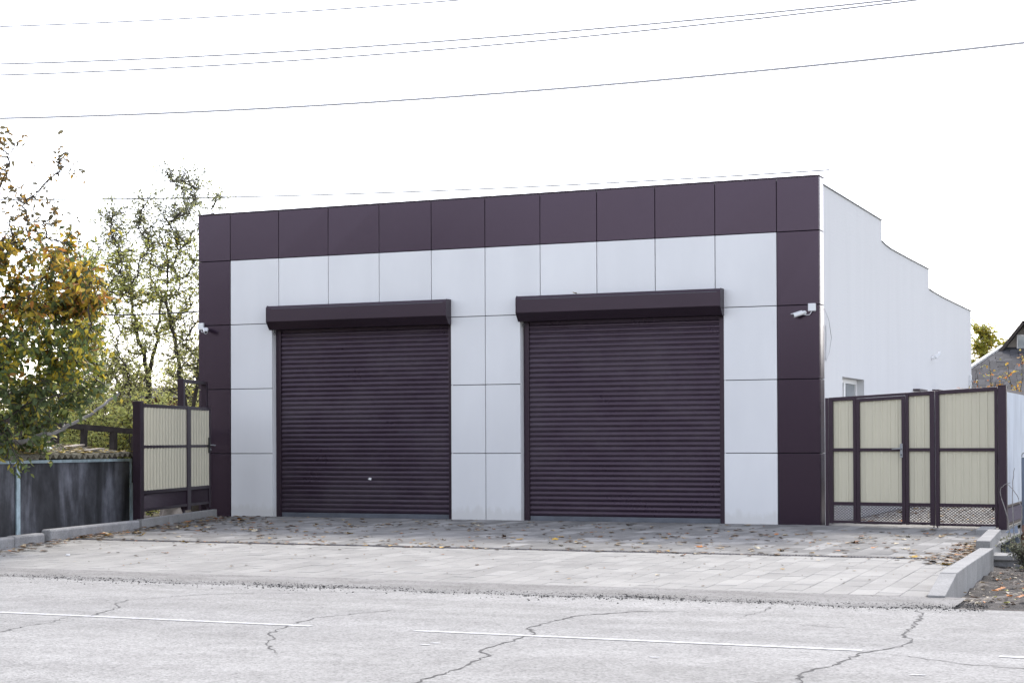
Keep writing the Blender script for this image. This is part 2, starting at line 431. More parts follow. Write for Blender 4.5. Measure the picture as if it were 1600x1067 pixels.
# cracks in the asphalt
CR = {
 'a': ([(7.2, -17.3), (7.96, -16.07), (7.87, -15.64), (7.88, -15.32), (7.75, -14.97), (7.86, -14.75), (7.75, -14.37), (7.62, -13.97), (7.37, -13.73), (7.26, -13.35), (7.6, -12.6), (8.5, -12.0), (9.4, -11.6)], .013),
 'b': ([(10.2, -13.2), (9.82, -14.19), (9.94, -14.81), (10.09, -15.41), (10.3, -15.66), (10.4, -15.94), (10.61, -16.24), (10.83, -16.49)], .013),
 'c': ([(12.5, -18.6), (12.42, -17.49), (12.4, -17.12), (12.42, -16.77), (12.35, -16.44), (12.31, -16.19), (12.33, -16.03), (12.15, -15.82), (12.12, -15.41), (12.11, -14.64), (11.91, -14.32), (11.88, -13.91), (11.91, -13.22), (12.31, -12.65), (12.9, -12.5)], .017),
 'd': ([(14.8, -17.6), (14.72, -16.59), (14.62, -16.09), (14.73, -15.7), (14.77, -14.93), (14.94, -14.5), (15.0, -14.13), (14.83, -13.6), (14.82, -13.11), (14.75, -12.21), (14.61, -11.6)], .017),
 'e': ([(14.77, -14.93), (14.98, -14.93), (15.28, -15.12), (15.57, -15.3), (15.95, -15.36), (16.9, -15.5)], .011),
 'f': ([(13.28, -12.82), (13.34, -12.27), (13.3, -11.64)], .011),
 'g': ([(13.4, -12.9), (13.57, -13.05), (14.21, -13.34), (14.84, -13.35)], .007),
 'h': ([(5.6, -13.4), (6.6, -13.35), (7.4, -13.5)], .006),
 'i': ([(14.82, -12.9), (15.4, -12.85), (16.2, -13.1), (17.5, -13.2)], .006),
 'j': ([(11.0, -16.0), (11.6, -15.95), (12.15, -15.9)], .005)}
for nm, (pl, wd) in CR.items():
    pts = []
    for (a, b) in zip(pl[:-1], pl[1:]):
        L = math.dist(a, b); n = max(2, int(L/.07))
        for s in range(n):
            t_ = s/n; j = .028 if 0 < s else .01
            pts.append((a[0]+(b[0]-a[0])*t_+rr.uniform(-j, j), a[1]+(b[1]-a[1])*t_+rr.uniform(-j, j)*1.3))
    pts.append(pl[-1]); m = MB()
    for i, q in enumerate(pts):
        p0 = pts[max(0, i-1)]; p1 = pts[min(len(pts)-1, i+1)]
        dx, dy = p1[0]-p0[0], p1[1]-p0[1]; l = math.hypot(dx, dy) or 1
        env = min(1, .25+i/6, .25+(len(pts)-1-i)/6); ww = wd*.62*rr.uniform(.25, 1.3)*env
        m.v += [(q[0]-dy/l*ww, q[1]+dx/l*ww, ROADZ+.003), (q[0]+dy/l*ww, q[1]-dx/l*ww, ROADZ+.003)]
    for i in range(len(pts)-1): m.f.append((2*i, 2*i+2, 2*i+3, 2*i+1))
    m.build('crack', 'crack', road)
# gritty gutter strip between paving and road
m = MB(); nx = 420; ny = 10; X0, X1 = -40., 14.9
for i in range(nx+1):
    x = X0+(X1-X0)*i/nx
    for j in range(ny+1):
        y = -10.56 - 0.95*j/ny
        y += .05*math.sin(x*1.7)*(j/ny) + .04*math.sin(x*4.3+1)*(j/ny)
        z = -.094 - .016*(j/ny) + rr.uniform(-.003, .002) + (.0 if j < ny else -.03)
        m.v.append((x, y, z))
for i in range(nx):
    for j in range(ny):
        a = i*(ny+1)+j; m.f.append((a, a+1, a+ny+2, a+ny+1))
tag(m.build('gutter', 'gutter', smooth=True), 'sandy gritty gutter between paving and road', None, kind='structure')
m = MB()
for i in range(26000):
    x = rr.uniform(.5, 15.2)
    den = .5+.5*math.sin(x*1.9+math.sin(x*.7)*2)*math.sin(x*.83+1.3)
    if rr.random() < .72:
        if rr.random() > .25+den: continue
        y = -11.34+rr.gauss(0, .06+.10*den)+.05*math.sin(x*1.7)+.04*math.sin(x*4.3+1)
    else: y = rr.uniform(-11.3, -10.62)
    if i % 40 == 0: y = -11.45-abs(rr.gauss(0, .3))
    s = rr.choice((.003, .004, .005, .006, .008, .012)) * rr.uniform(.7, 1.3)
    b_ = rr.choice((.03, .04, .06, .09, .16)); z = -.112 if y > -11.42 else ROADZ
    i0 = len(m.v)
    m.v += [(x+s, y, z), (x-.5*s, y+.8*s, z), (x-.5*s, y-.8*s, z), (x+.1*s, y, z+s*.8)]
    m.f += [(i0, i0+1, i0+3), (i0+1, i0+2, i0+3), (i0+2, i0, i0+3)]
    m.col += [(b_, b_*.96, b_*.9, 1)]*3
tag(m.build('grit', 'litter'), 'dark loose grit lying along the road edge', 'grit', kind='stuff')

# paving: bed + slabs
def padz(y):
    if y > -6.6: return .04 + (.04-.0)*(y/6.6 if y < 0 else 0)
    t_ = min(1, (-6.6-y)/4.0); return -.10*t_**1.15
KL = [(2.05, -10.55), (1.75, -8.9), (1.50, -7.25), (1.0, -4.25), (-.08, -.35)]       # left kerb, pad side
def kx(y):
    for (a, b) in zip(KL[:-1], KL[1:]):
        if a[1] <= y <= b[1]: return a[0]+(b[0]-a[0])*(y-a[1])/(b[1]-a[1])
    return KL[-1][0]
SW, SL, GAP = .25, .5, .0045
def slab_field(name, label, y_top, y_bot, xr, mat, seed):
    r_ = random.Random(seed)
    m = MB(); n = 16
    for i in range(n+1):
        y = y_bot+(y_top-y_bot)*i/n
        m.v += [(xl(y)-.05, y, padz(y)-.014), (xr, y, padz(y)-.014)]
    for i in range(n): m.f.append((2*i, 2*i+1, 2*i+3, 2*i+2))
    bed = tag(m.build(name, 'slab_joint'), label, None, kind='structure')
    unit = MB().box(-SW/2+GAP/2, SW/2-GAP/2, -SL/2+GAP/2, SL/2-GAP/2, -.03, 0, .004).mesh('paving_slab', MT[mat])
    spots = []
    c = 0; x = xr-SW/2
    while x > -1.2:
        y = y_bot + (SL*.5 if c % 2 else SL*.0)
        lo = y_bot
        yy = lo
        first = True
        while yy < y_top-.02:
            L = (SL/2 if (first and c % 2) else SL); y1 = min(yy+L, y_top)
            yc = (yy+y1)/2
            if x-SW/2 > xl(yc)-.02: spots.append((x, yc, y1-yy))
            yy = y1; first = False
        x -= SW; c += 1
    spots.sort(key=lambda s: (s[0]-17.3)**2+(s[1]+27.3)**2)
    rest = MB()
    for i, (x, y, L) in enumerate(spots):
        z = padz(y)+r_.uniform(-.0015, .0015); sl = math.atan2(padz(y+.2)-padz(y-.2), .4)
        tx, ty = r_.gauss(0, .004), r_.gauss(0, .002)
        if i < 300:
            inst(unit, 'paving_slab', bed, (x, y, z), (sl+ty, tx, r_.gauss(0, .003)), (1, (L-.0)/SL, 1))
        else:
            n0 = len(rest.f); v0 = len(rest.v)
            rest.box(-SW/2+GAP/2, SW/2-GAP/2, -L/2+GAP/2, L/2-GAP/2, -.03, 0, .004)
            for k in range(v0, len(rest.v)):
                vx, vy, vz = rest.v[k]; rest.v[k] = (x+vx, y+vy, z+vz+vy*(sl+ty)+vx*tx)
            rest.tint += [r_.random()]*(len(rest.f)-n0)
    if rest.v: tag(rest.build('far_paving_slabs', mat, bed), kind='stuff')
    return bed
xl = lambda y: kx(y)
fore = slab_field('forecourt', 'paved forecourt in front of the garage doors', 0.0, -6.56, 14.35, 'slab_old', 11)
walk = slab_field('pavement', 'pale paved pavement strip beside the road', -6.72, -10.56, 14.50, 'slab', 12)
# yard behind the gate
xl = lambda y: 11.13
yard = slab_field('yard', 'paved yard behind the gate beside the white wall', 15.0, 0.0, 14.0, 'slab', 13)
m = MB(); m.box(-.7, 11.1, .0, 12, -.2, .02); tag(m.build('floor_slab', 'kerb_old'), 'concrete floor slab under the garage', None, kind='structure')
# drain channel across the forecourt
m = MB(); m.box(1.28, 14.35, -6.715, -6.565, -.06, -.012)
dr = tag(m.build('drain_channel', 'joint'), 'narrow drain channel across the paving', None, kind='structure')
for ya, yb in ((-6.715, -6.695), (-6.585, -6.565)):
    MB().box(1.28, 14.35, ya, yb, -.011, .006).build('channel_edge', 'drain', dr)
m = MB(); x = 1.3
while x < 14.33:
    m.box(x, x+.022, -6.694, -6.586, -.012, .002); x += .04
tag(m.build('grating_bars', 'drain', dr), kind='stuff')

# kerbs
kl = bpy.data.objects.new('kerb_left', None); col.objects.link(kl); tag(kl, 'row of grey kerbstones along the left edge of the forecourt', None, kind='structure')
def kerbstone(parent, A, B, wd, h, z0, mat, rnd=.018, h1=None, side=-1):
    """stone from A to B; wd extends to the left (side=-1) of travel"""
    A = Vector(A); B = Vector(B); d = (B-A).normalized(); n = Vector((-d.y, d.x))*(-side)
    h1 = h if h1 is None else h1; A2 = A+n*wd; B2 = B+n*wd
    m = MB(); m.hexa([(*A, z0), (*B, z0), (*B2, z0), (*A2, z0), (*A, h), (*B, h1), (*B2, h1), (*A2, h)])
    return m.build('kerbstone', mat, parent, bevel=rnd)
def along(P, Q, t0, t1): return ((P[0]+(Q[0]-P[0])*t0, P[1]+(Q[1]-P[1])*t0), (P[0]+(Q[0]-P[0])*t1, P[1]+(Q[1]-P[1])*t1))
for (P, Q, t0, t1, h) in ((KL[0], KL[1], .02, .97, .05), (KL[1], KL[2], .0, .47, .115), (KL[1], KL[2], .475, .96, .125)):
    a, b = along(P, Q, t0, t1); kerbstone(kl, a, b, .16, h, -.2, 'kerb_old', .03, side=-1)
a, b = along(KL[2], KL[3], .03, .985); kerbstone(kl, a, b, .16, .165, -.2, 'kerb_old', .03)
for t0, t1 in ((.01, .33), (.335, .66), (.665, 1.0)):
    a, b = along(KL[3], KL[4], t0, t1); kerbstone(kl, a, b, .10, .175, -.2, 'kerb', .008)
kr = bpy.data.objects.new('kerb_right', None); col.objects.link(kr); tag(kr, 'row of pale kerbstones stepping down along the right edge of the forecourt', None, kind='structure')
def kbox(x0, x1, xw, y0, y1, z0, z1):
    m = MB(); m.hexa([(x0, y0, -.4), (x0+xw, y0, -.4), (x1+xw, y1, -.4), (x1, y1, -.4), (x0, y0, z0), (x0+xw, y0, z0), (x1+xw, y1, z1), (x1, y1, z1)])
    return m.build('kerbstone', 'kerb', kr, bevel=.008)
kbox(14.535, 14.50, .17, -10.62, -9.64, -.075, .065)
kbox(14.50, 14.46, .17, -9.635, -8.64, .07, .075)
kbox(14.46, 14.43, .17, -8.635, -7.64, .075, .08)
kbox(14.43, 14.40, .17, -7.635, -6.64, .08, .085)
kbox(14.40, 14.375, .17, -6.635, -5.80, .085, .088)
kbox(14.30, 14.22, .17, -5.55, -4.55, .16, .155)
kbox(14.22, 14.14, .17, -4.545, -3.55, .155, .155)
kbox(14.14, 14.06, .17, -3.545, -2.55, .155, .15)
kbox(13.78, 13.72, .22, -1.75, -.75, .10, .10)
# strip of soil left of the left kerb
m = MB(); nn = 26
for i in range(nn+1):
    y = -11.3+(12.5)*i/nn
    for j in range(9):
        x = kx(min(y, -.35))-.1-j*.9
        m.v.append((x, y, -.06+rr.uniform(-.03, .03)-(.05 if j > 2 else 0)))
for i in range(nn):
    for j in range(8):
        a = i*9+j; m.f.append((a, a+1, a+10, a+9))
tag(m.build('soil_bed', 'soil', smooth=True), 'dark soil under the shed and left gate', None, kind='structure')
# soil right of the right kerb
m = MB(); nx, ny = 46, 80
for i in range(nx+1):
    for j in range(ny+1):
        x = 14.45+i*.13; y = -11.5+j*.155
        t_ = min(1, max(0, (y+11.5)/3.0))
        z = -.13-.07*t_ + .05*math.sin(x*2.3+y*1.1)*t_*.6 + .035*math.sin(x*7+y*3.7)*math.sin(y*5.1)*(.25+t_*.75) + rr.uniform(-.012, .012)
        if y > -1: z -= .05
        if j == 0: z = -.15
        m.v.append((x, y, z))
for i in range(nx):
    for j in range(ny):
        a = i*(ny+1)+j; m.f.append((a, a+ny+1, a+ny+2, a+1))
def mat_soilmix():
    mm, t, b = nodes('sandy_and_dark_soil'); v = coords(t, obj=False)
    n = N(t, 'ShaderNodeTexNoise', Scale=.9, Detail=8., Roughness=.7); t.links.new(v, n.inputs['Vector'])
    r_ = ramp(t, n.outputs[0], [(.44, (.028, .024, .021)), (.54, (.07, .06, .052)), (.62, (.22, .20, .18))])
    n2 = N(t, 'ShaderNodeTexNoise', Scale=45., Detail=6., Roughness=.8); t.links.new(v, n2.inputs['Vector'])
    r3 = ramp(t, n2.outputs[0], [(.35, (.5,)*3), (.6, (1.1,)*3)])
    t.links.new(mulcol(t, r_.outputs[0], r3.outputs[0]), b.inputs['Base Color']); b.inputs['Roughness'].default_value = .95
    bump(t, b, n2.outputs[0], .02); return mm
MT['soilmix'] = mat_soilmix()
tag(m.build('soil_patch', 'soilmix', smooth=True), 'sandy and dark soil right of the kerb', None, kind='structure')

# ================================================================== GARAGE
CW = 1.0405; XL, XR = -.707, 11.111; ROW = 1.2; ZT = 5.676
gb = thing('garage_building', (5.2, 0, 0), 'two-door garage with white and dark brown panel front and stepped white side wall', 'building')
def P(mb, name, mat, parent=gb, **k):
    o = mb.build(name, mat, None, **k); o.parent = parent; o.matrix_parent_inverse = Matrix.Translation(parent.matrix_world.translation).inverted() if parent.parent is None else Matrix()
    return o
gb.matrix_world = Matrix.Translation((5.2, 0, 0))
G = lambda mb, name, mat, **k: P(mb, name, mat, gb, **k)
JG = .006    # half joint
prn = random.Random(17)
def panel(x0, x1, z0, z1, mat):
    m = MB(); q = [prn.gauss(0, .0016) for _ in range(4)]; a, b, c, d = x0+JG, x1-JG, z0+JG, z1-JG
    m.hexa([(a, q[0], c), (b, q[1], c), (b, .035, c), (a, .035, c), (a, q[2], d), (b, q[3], d), (b, .035, d), (a, .035, d)])
    G(m, 'panel', mat, bevel=.004)
zb = .02
D1, D2, DZ = (.90, 4.535), (5.872, 9.503), 3.47
panel(XL, 0, 4.8, ZT, 'brown'); panel(10.405, XR, 4.8, ZT, 'brown')
for k in range(10): panel(k*CW, (k+1)*CW, 4.8, ZT, 'brown')
for k in range(4):
    z0 = zb if k == 0 else k*ROW; z1 = (k+1)*ROW
    panel(XL, 0, z0, z1, 'brown'); panel(10.405, XR, z0, z1, 'brown')
    if k < 3:
        for (x0, x1) in ((0, D1[0]), (D1[1], 5*CW), (5*CW, D2[0]), (D2[1], 10.405)): panel(x0, x1, z0, z1, 'white')
    else:
        for j in range(10): panel(j*CW, (j+1)*CW, z0, z1, 'white')
# side returns of the cladding
for k in range(5):
    z0 = zb if k == 0 else k*ROW; z1 = min((k+1)*ROW, ZT)
    G(MB().box(XR-.03, XR-.0005, .036, .31, z0+JG, z1-JG), 'return_panel', 'brown', bevel=.003)
    G(MB().box(XL+.0005, XL+.03, .036, .31, z0+JG, z1-JG), 'return_panel', 'brown', bevel=.003)
# backing wall behind the panels, with door openings
m = MB()
for (x0, x1, z0, z1) in ((XL+.035, D1[0]-.02, 0, ZT-.03), (D1[1]+.02, D2[0]-.02, 0, ZT-.03), (D2[1]+.02, XR-.035, 0, ZT-.03), (D1[0]-.02, D1[1]+.02, DZ+.05, ZT-.03), (D2[0]-.02, D2[1]+.02, DZ+.05, ZT-.03)):
    m.box(x0, x1, .045, .30, z0, z1)
G(m, 'backing_wall', 'joint')
G(MB().box(XL-.012, XR+.012, -.012, .36, ZT+.001, ZT+.022), 'parapet_cap', 'brown', bevel=.004)
for (x0, x1) in (D1, D2):
    G(MB().box(x0-.02, x0-.001, .036, .30, zb, DZ+.05), 'door_reveal', 'white')
    G(MB().box(x1+.001, x1+.02, .036, .30, zb, DZ+.05), 'door_reveal', 'white')
# stepped side walls (right one seen), roof
STEP = [(.31, 5.575), (5.35, 5.575), (5.37, 5.18), (5.75, 5.145), (6.3, 5.125), (8.5, 5.125), (10.77, 5.135), (10.79, 4.70), (11.3, 4.68), (12.66, 4.66), (15., 4.655), (17.26, 4.655)]
def sidewall(x0, x1):
    m = MB(); n = len(STEP)
    for x in (x0, x1):
        m.v += [(x, y, z) for y, z in STEP] + [(x, y, -.2) for y, z in STEP]
    o = 2*n
    for k in range(n-1):
        m.f += [(o+k, o+n+k, o+n+k+1, o+k+1), (k, k+1, n+k+1, n+k), (k, o+k, o+k+1, k+1)]
    m.f += [(0, n, o+n, o), (n-1, o+n-1, o+2*n-1, 2*n-1)]
    return m
WX = 11.095
# right wall, with window openings cut by building it in strips
WIN = [(1.76, 3.62, 1.2, 2.49), (8.69, 9.63, 1.3, 2.40), (11.13, 11.75, 1.3, 2.45)]
def top_at(y):
    for (a, b) in zip(STEP[:-1], STEP[1:]):
        if a[0] <= y <= b[0]: return a[1]+(b[1]-a[1])*(y-a[0])/(b[0]-a[0])
    return STEP[-1][1]
def wallstrips():
    m = MB(); ys = sorted(set([s[0] for s in STEP]+[y for w_ in WIN for y in w_[:2]]))
    for a, b in zip(ys[:-1], ys[1:]):
        mid = (a+b)/2; segs = [(-.2, None)]
        for (y0, y1, z0, z1) in WIN:
            if y0 <= mid <= y1: segs = [(-.2, z0), (z1, None)]
        for (z0, z1) in segs:
            ta, tb = (top_at(a+1e-4), top_at(b-1e-4)) if z1 is None else (z1, z1)
            X0, X1 = WX-.3, WX
            m.quad((X1, a, z0), (X1, b, z0), (X1, b, tb), (X1, a, ta))
            m.quad((X0, b, z0), (X0, a, z0), (X0, a, ta), (X0, b, tb))
            m.quad((X1, a, ta), (X1, b, tb), (X0, b, tb), (X0, a, ta))
            m.quad((X0, a, z0), (X0, b, z0), (X1, b, z0), (X1, a, z0))
    for (y0, y1, z0, z1) in WIN:
        m.quad((WX, y0, z0), (WX, y0, z1), (WX-.3, y0, z1), (WX-.3, y0, z0)); m.quad((WX, y1, z1), (WX, y1, z0), (WX-.3, y1, z0), (WX-.3, y1, z1))
    for (a, b) in zip(STEP[:-1], STEP[1:]):
        if b[0]-a[0] < .05: m.quad((WX, a[0], b[1]), (WX, b[0], b[1]), (WX, b[0], a[1]), (WX, a[0], a[1]))
    y = STEP[-1][0]; m.quad((WX, y, -.2), (WX-.3, y, -.2), (WX-.3, y, STEP[-1][1]), (WX, y, STEP[-1][1]))
    for (ya, za, zb_) in ((5.36, 5.15, 5.575), (10.78, 4.68, 5.135)):
        m.quad((WX, ya, za), (WX-.3, ya, za), (WX-.3, ya, zb_), (WX, ya, zb_))
    return m
G(wallstrips(), 'side_wall', 'plaster')
G(sidewall(XL+.01, XL+.3), 'side_wall', 'plaster')
G(MB().box(XL+.3, WX-.3, 16.96, 17.26, -.2, 4.6), 'rear_wall', 'plaster')
for (y0, y1, z) in ((.31, 5.26, 5.2), (5.26, 10.69, 4.75), (10.69, 16.96, 4.25)):
    G(MB().box(XL+.3, WX-.3, y0, y1, z-.15, z), 'roof', 'coping')
# metal coping on the right wall
for (a, b) in ((0, 1), (2, 6), (7, 11)):
    m = MB()
    for k in range(a, b):
        (ya, za), (yb, zb2) = STEP[k], STEP[k+1]
        m.hexa([(WX-.32, ya, za+.002), (WX+.022, ya, za+.002), (WX+.022, yb, zb2+.002), (WX-.32, yb, zb2+.002), (WX-.32, ya, za+.02), (WX+.022, ya, za+.02), (WX+.022, yb, zb2+.02), (WX-.32, yb, zb2+.02)])
    G(m, 'coping', 'coping')
# windows
for wi, (y0, y1, z0, z1) in enumerate(WIN):
    xg = WX-.13
    wn = bpy.data.objects.new('window', None); col.objects.link(wn); wn.parent = gb; wn.location = (xg-5.2, (y0+y1)/2, z0)
    def wp(mb, nm, mat):
        o = mb.build(nm, mat); o.parent = wn; o.location = (-xg, -(y0+y1)/2, -z0); return o
    fm = MB(); t_ = .085
    fm.box(xg-.06, xg, y0, y1, z1-t_, z1); fm.box(xg-.06, xg, y0, y1, z0, z0+t_); fm.box(xg-.06, xg, y0, y0+t_, z0+t_, z1-t_); fm.box(xg-.06, xg, y1-t_, y1, z0+t_, z1-t_)
    ym = y0+(y1-y0)*.42
    if y1-y0 > 1: fm.box(xg-.06, xg+.004, ym-.06, ym+.06, z0+t_, z1-t_)
    wp(fm, 'frame', 'pvc')
    cuts = [(y0+t_, ym-.06), (ym+.06, y1-t_)] if y1-y0 > 1 else [(y0+t_, y1-t_)]
    for (a, b) in cuts: wp(MB().box(xg-.035, xg-.03, a, b, z0+t_, z1-t_), 'pane', 'glass')
    wp(MB().box(xg, WX+.05, y0-.03, y1+.03, z0-.03, z0), 'sill', 'pvc')
    if wi: wp(MB().box(WX+.003, WX+.14, y0, y1+.05, z1+.03, z1+.06), 'canopy', 'brown_metal')
# shutters
slat_prof = []
SP = .085
for k in range(8):
    a = k/7; slat_prof.append((-.014*math.sin(math.pi*min(1, a*1.0))**.7, SP*(.06+.90*a)))
slat_prof = [(.0, .0)] + slat_prof + [(.0, SP), (.012, SP), (.012, 0)]
for di, (x0, x1) in enumerate((D1, D2)):
    sh = bpy.data.objects.new('roller_shutter', None); col.objects.link(sh); sh.parent = gb
    cx = (x0+x1)/2; sh.location = (cx-5.2, 0, 0)
    sh['label'] = 'closed dark brown roller shutter, ' + ('left of the two' if di == 0 else 'right of the two')
    def sp(mb, nm, mat, **k):
        o = mb.build(nm, mat, **k); o.parent = sh; o.location = (-cx, 0, 0); return o
    # guide rails
    for (a, b) in ((x0+.003, x0+.105), (x1-.105, x1-.003)):
        sp(MB().box(a, b, .125, .19, .02, DZ+.03), 'guide_rail', 'brown_metal', bevel=.006)
    me = MB().prism(slat_prof, -(x1-x0-.2)/2, (x1-x0-.2)/2).mesh('slat', MT['shutter'])
    n = 40; z = .115
    rs = random.Random(di)
    while z < DZ+.02:
        inst(me, 'slat', sh, ((x0+x1)/2-cx, .160+rs.gauss(0, .0012), z), (rs.gauss(0, .006), rs.gauss(0, .0004), 0)); z += SP
    sp(MB().box(x0+.11, x1-.11, .148, .172, .035, .113), 'bottom_bar', 'coping', bevel=.004)
    sp(MB().box(x0, x1, .04, .30, .021, .034), 'threshold', 'kerb_old')
    sp(MB().box(x0, x1, .22, .24, .03, DZ), 'curtain_back', 'joint')
    # housing
    bx0, bx1 = x0+.012, x1+.002
    prof = [(-.002, 3.905), (-.185, 3.905), (-.222, 3.862), (-.222, 3.615), (-.105, 3.475), (-.002, 3.475)]
    sp(MB().prism(prof, bx0, bx1), 'housing', 'brown_metal', bevel=.005)
    pe = [(y*1.0-(.006 if y < -.01 else 0), z+(.006 if z > 3.7 else -.006)) for y, z in prof]
    for (a, b) in ((bx0-.012, bx0+.002), (bx1-.002, bx1+.012)): sp(MB().prism(pe, a, b), 'end_cap', 'brown_metal', bevel=.003)
    m = MB(); m.box(bx0+.1, bx1-.05, -.2255, -.2225, 3.846, 3.852); sp(m, 'housing_seam', 'coping')
    # pull ring and little junction box beside the housing
    m = MB(); m.tube([(x0+.09, -.07, 3.47), (x0+.09, -.07, 3.43)], .006, 6); m.tube([(x0+.09+.022*math.sin(a), -.07, 3.41-.028*math.cos(a)) for a in np.linspace(0, 2*math.pi, 13)], .005, 5, cap=False)
    m.tube([(x0+.09, -.07, 3.44), (x0+.09, -.07, 3.415)], [.012, .014], 6); sp(m, 'release_ring', 'black')
    sp(MB().box(x0-.075, x0-.005, -.035, -.001, 3.64, 3.74), 'junction_box', 'white_plastic', bevel=.006)
    if di == 0:
        m = MB(); m.v = [(2.81, .136, .73), (2.87, .136, .715), (2.885, .136, .755), (2.835, .136, .765)]; m.f = [(0, 1, 2, 3)]; sp(m, 'paint_chip', 'pvc')

# security cameras
def bullet(root, pos, d, L=.17, r=.034):
    d = Vector(d).normalized(); p = Vector(pos); b = p+d*L
    m = MB(); m.tube([p, p+d*.02, p+d*.03, b], [r*.7, r*.95, r, r], 14); m.build('camera_body', 'white_plastic', root, smooth=False)
    s = d.cross(Vector((0, 0, 1))).normalized(); u = s.cross(d)
    m = MB(); m.hexa([p+d*.02-s*r+u*r*.9, p+d*.02+s*r+u*r*.9, b+d*.03+s*r+u*r*.9, b+d*.03-s*r+u*r*.9, p+d*.02-s*r*.8+u*r*1.2, p+d*.02+s*r*.8+u*r*1.2, b+d*.03+s*r*.8+u*r*1.2, b+d*.03-s*r*.8+u*r*1.2])
    m.build('sun_shield', 'white_plastic', root)
    MB().tube([b+d*.001, b+d*.004], r*.72, 12).build('lens', 'black', root)
def seccam(label, wallp, nrm, boxoff, d, cable):
    root = thing('security_camera', (0, 0, 0), label, 'camera', 'security cameras on the garage')
    wp_ = Vector(wallp); n = Vector(nrm)
    if boxoff is not None:
        b0 = wp_+Vector(boxoff); t_ = Vector((0, 0, 1)).cross(n)
        m = MB(); h = .062
        m.hexa([b0-t_*h+n*.001-Vector((0, 0, h)), b0-t_*h+n*.05-Vector((0, 0, h)), b0+t_*h+n*.05-Vector((0, 0, h)), b0+t_*h+n*.001-Vector((0, 0, h)),
                b0-t_*h+n*.001+Vector((0, 0, h)), b0-t_*h+n*.05+Vector((0, 0, h)), b0+t_*h+n*.05+Vector((0, 0, h)), b0+t_*h+n*.001+Vector((0, 0, h))])
        m.build('junction_box', 'white_plastic', root, bevel=.008)
        c0 = b0+n*.03-Vector((0, 0, h)); c1 = wp_+n*.05
        m = MB(); m.tube([c0, c0+(c1-c0)*.3-Vector((0, 0, .05)), c0+(c1-c0)*.7-Vector((0, 0, .05)), c1], .006, 6); m.build('cable', 'white_plastic', root)
    m = MB(); m.tube([wp_+n*.001, wp_+n*.018], .036, 14); m.tube([wp_+n*.018, wp_+n*.05, wp_+n*.075+Vector(d).normalized()*.01], [.02, .02, .024], 10); m.build('bracket', 'white_plastic', root)
    bullet(root, wp_+n*.085, d)
    return root
seccam('white bullet camera with square junction box on right front corner of garage', (10.86, 0, 3.47), (0, -1, 0), (.13, 0, .085), (-.75, -.45, -.28), True)
seccam('white bullet camera with junction box on left front corner of garage', (-.52, 0, 3.53), (0, -1, 0), (-.115, 0, .06), (.55, -.6, -.35), True)
seccam('small white camera high on the white side wall of garage', (WX, 11.07, 3.2), (1, 0, 0), None, (.35, .55, .45), False)
# cable loop at the corner
lp = [(WX+.02, .32, 3.55), (WX+.03, .6, 3.38), (WX+.03, .78, 3.1), (WX+.03, .62, 2.85), (WX+.03, .36, 2.7), (WX+.03, .22+.12, 2.9), (WX+.03, .2+.13, 3.15), (WX+.03, .36, 3.28), (WX+.02, .45, 3.1), (WX+.02, .38, 2.72)]
tag(MB().tube(lp, .0045, 5).build('cable_loop', 'wire', smooth=True), 'thin loose cable loop hanging at right corner of garage', 'cable')
rb = thing('wall_bracket', (WX, 16.9, 2.9), 'small pale metal bracket at far end of white side wall', 'bracket')
MB().box(0.001, .05, -.07, .07, -.15, .12).build('plate', 'white_plastic', rb, bevel=.006)
MB().tube([(.03, 0, 0), (.18, -.05, -.12), (.2, -.1, -.02)], .016, 7).build('hook', 'grey_metal', rb)

# ================================================================== GATES
def bars(root, specs, mat='brown_metal', nrm=None):
    for nm, a, b, wd, dp in specs:
        m = MB(); m.bar(a, b, wd, dp, side=None); m.build(nm, mat, root, bevel=.004)
def sheet(root, nm, A, B, z0, z1, mat, pitch, depth, off):
    o = wavy(A, B, z0, z1, pitch, depth, off).build(nm, mat, root)
    md = o.modifiers.new('thickness', 'SOLIDIFY'); md.thickness = .0015
    return o
# ---- right double gate; line from the garage corner to the post
RA, RB = Vector((11.20, -.06)), Vector((13.93, -.40))
RL = (RB-RA).length; rdir = (RB-RA)/RL
def rp(s): q = RA+rdir*s; return (q.x, q.y)
rz = lambda s: 2.085+(2.215-2.085)*(s/RL)      # top of the gate rises to the right
def sx(x): return (x-RA.x)/rdir.x
def gate_grid(root, stiles, zt, zm, zl, zbt, cells, mat='brown_metal'):
    """stiles: list of (s, width); rails between; cells: list of (s0,s1)"""
    for (s, wd, top) in stiles:
        a = rp(s); MB().bar((*a, zbt-.01), (*a, top), wd, .05, side=(rdir.x, rdir.y, 0)).build('stile', mat, root, bevel=.004)
    for (s0, s1) in cells:
        for nm, z0, z1, h in (('rail', zt(s0)-.03, zt(s1)-.03, .06), ('rail', zm, zm, .05), ('rail', zl, zl, .055), ('rail', zbt+.02, zbt+.02, .04)):
            MB().bar((*rp(s0), z0), (*rp(s1), z1), h, .045).build(nm, mat, root, bevel=.003)
        sheet(root, 'sheet', rp(s0), rp(s1), (zm+.02, zm+.02), (zt(s0)-.055, zt(s1)-.055), 'cream', .125, .011, -.016)
        sheet(root, 'sheet', rp(s0), rp(s1), (zl+.02, zl+.02), (zm-.02, zm-.02), 'cream', .125, .011, -.016)
        netting(rp(s0), rp(s1), zbt+.03, zl-.02, .056, .0042).build('mesh_infill', mat, root)
gt = lambda x: sx(x)
g1 = thing('gate_leaf', (0, 0, 0), 'cream sheet gate leaf with wicket door and lever handle beside garage', 'gate', 'right gate leaves')
gate_grid(g1, [(gt(11.30), .07, rz(gt(11.3))), (gt(12.93), .075, rz(gt(12.93)))], rz, 1.255, .395, .085, [(gt(11.335), gt(11.665)), (gt(12.56), gt(12.895))])
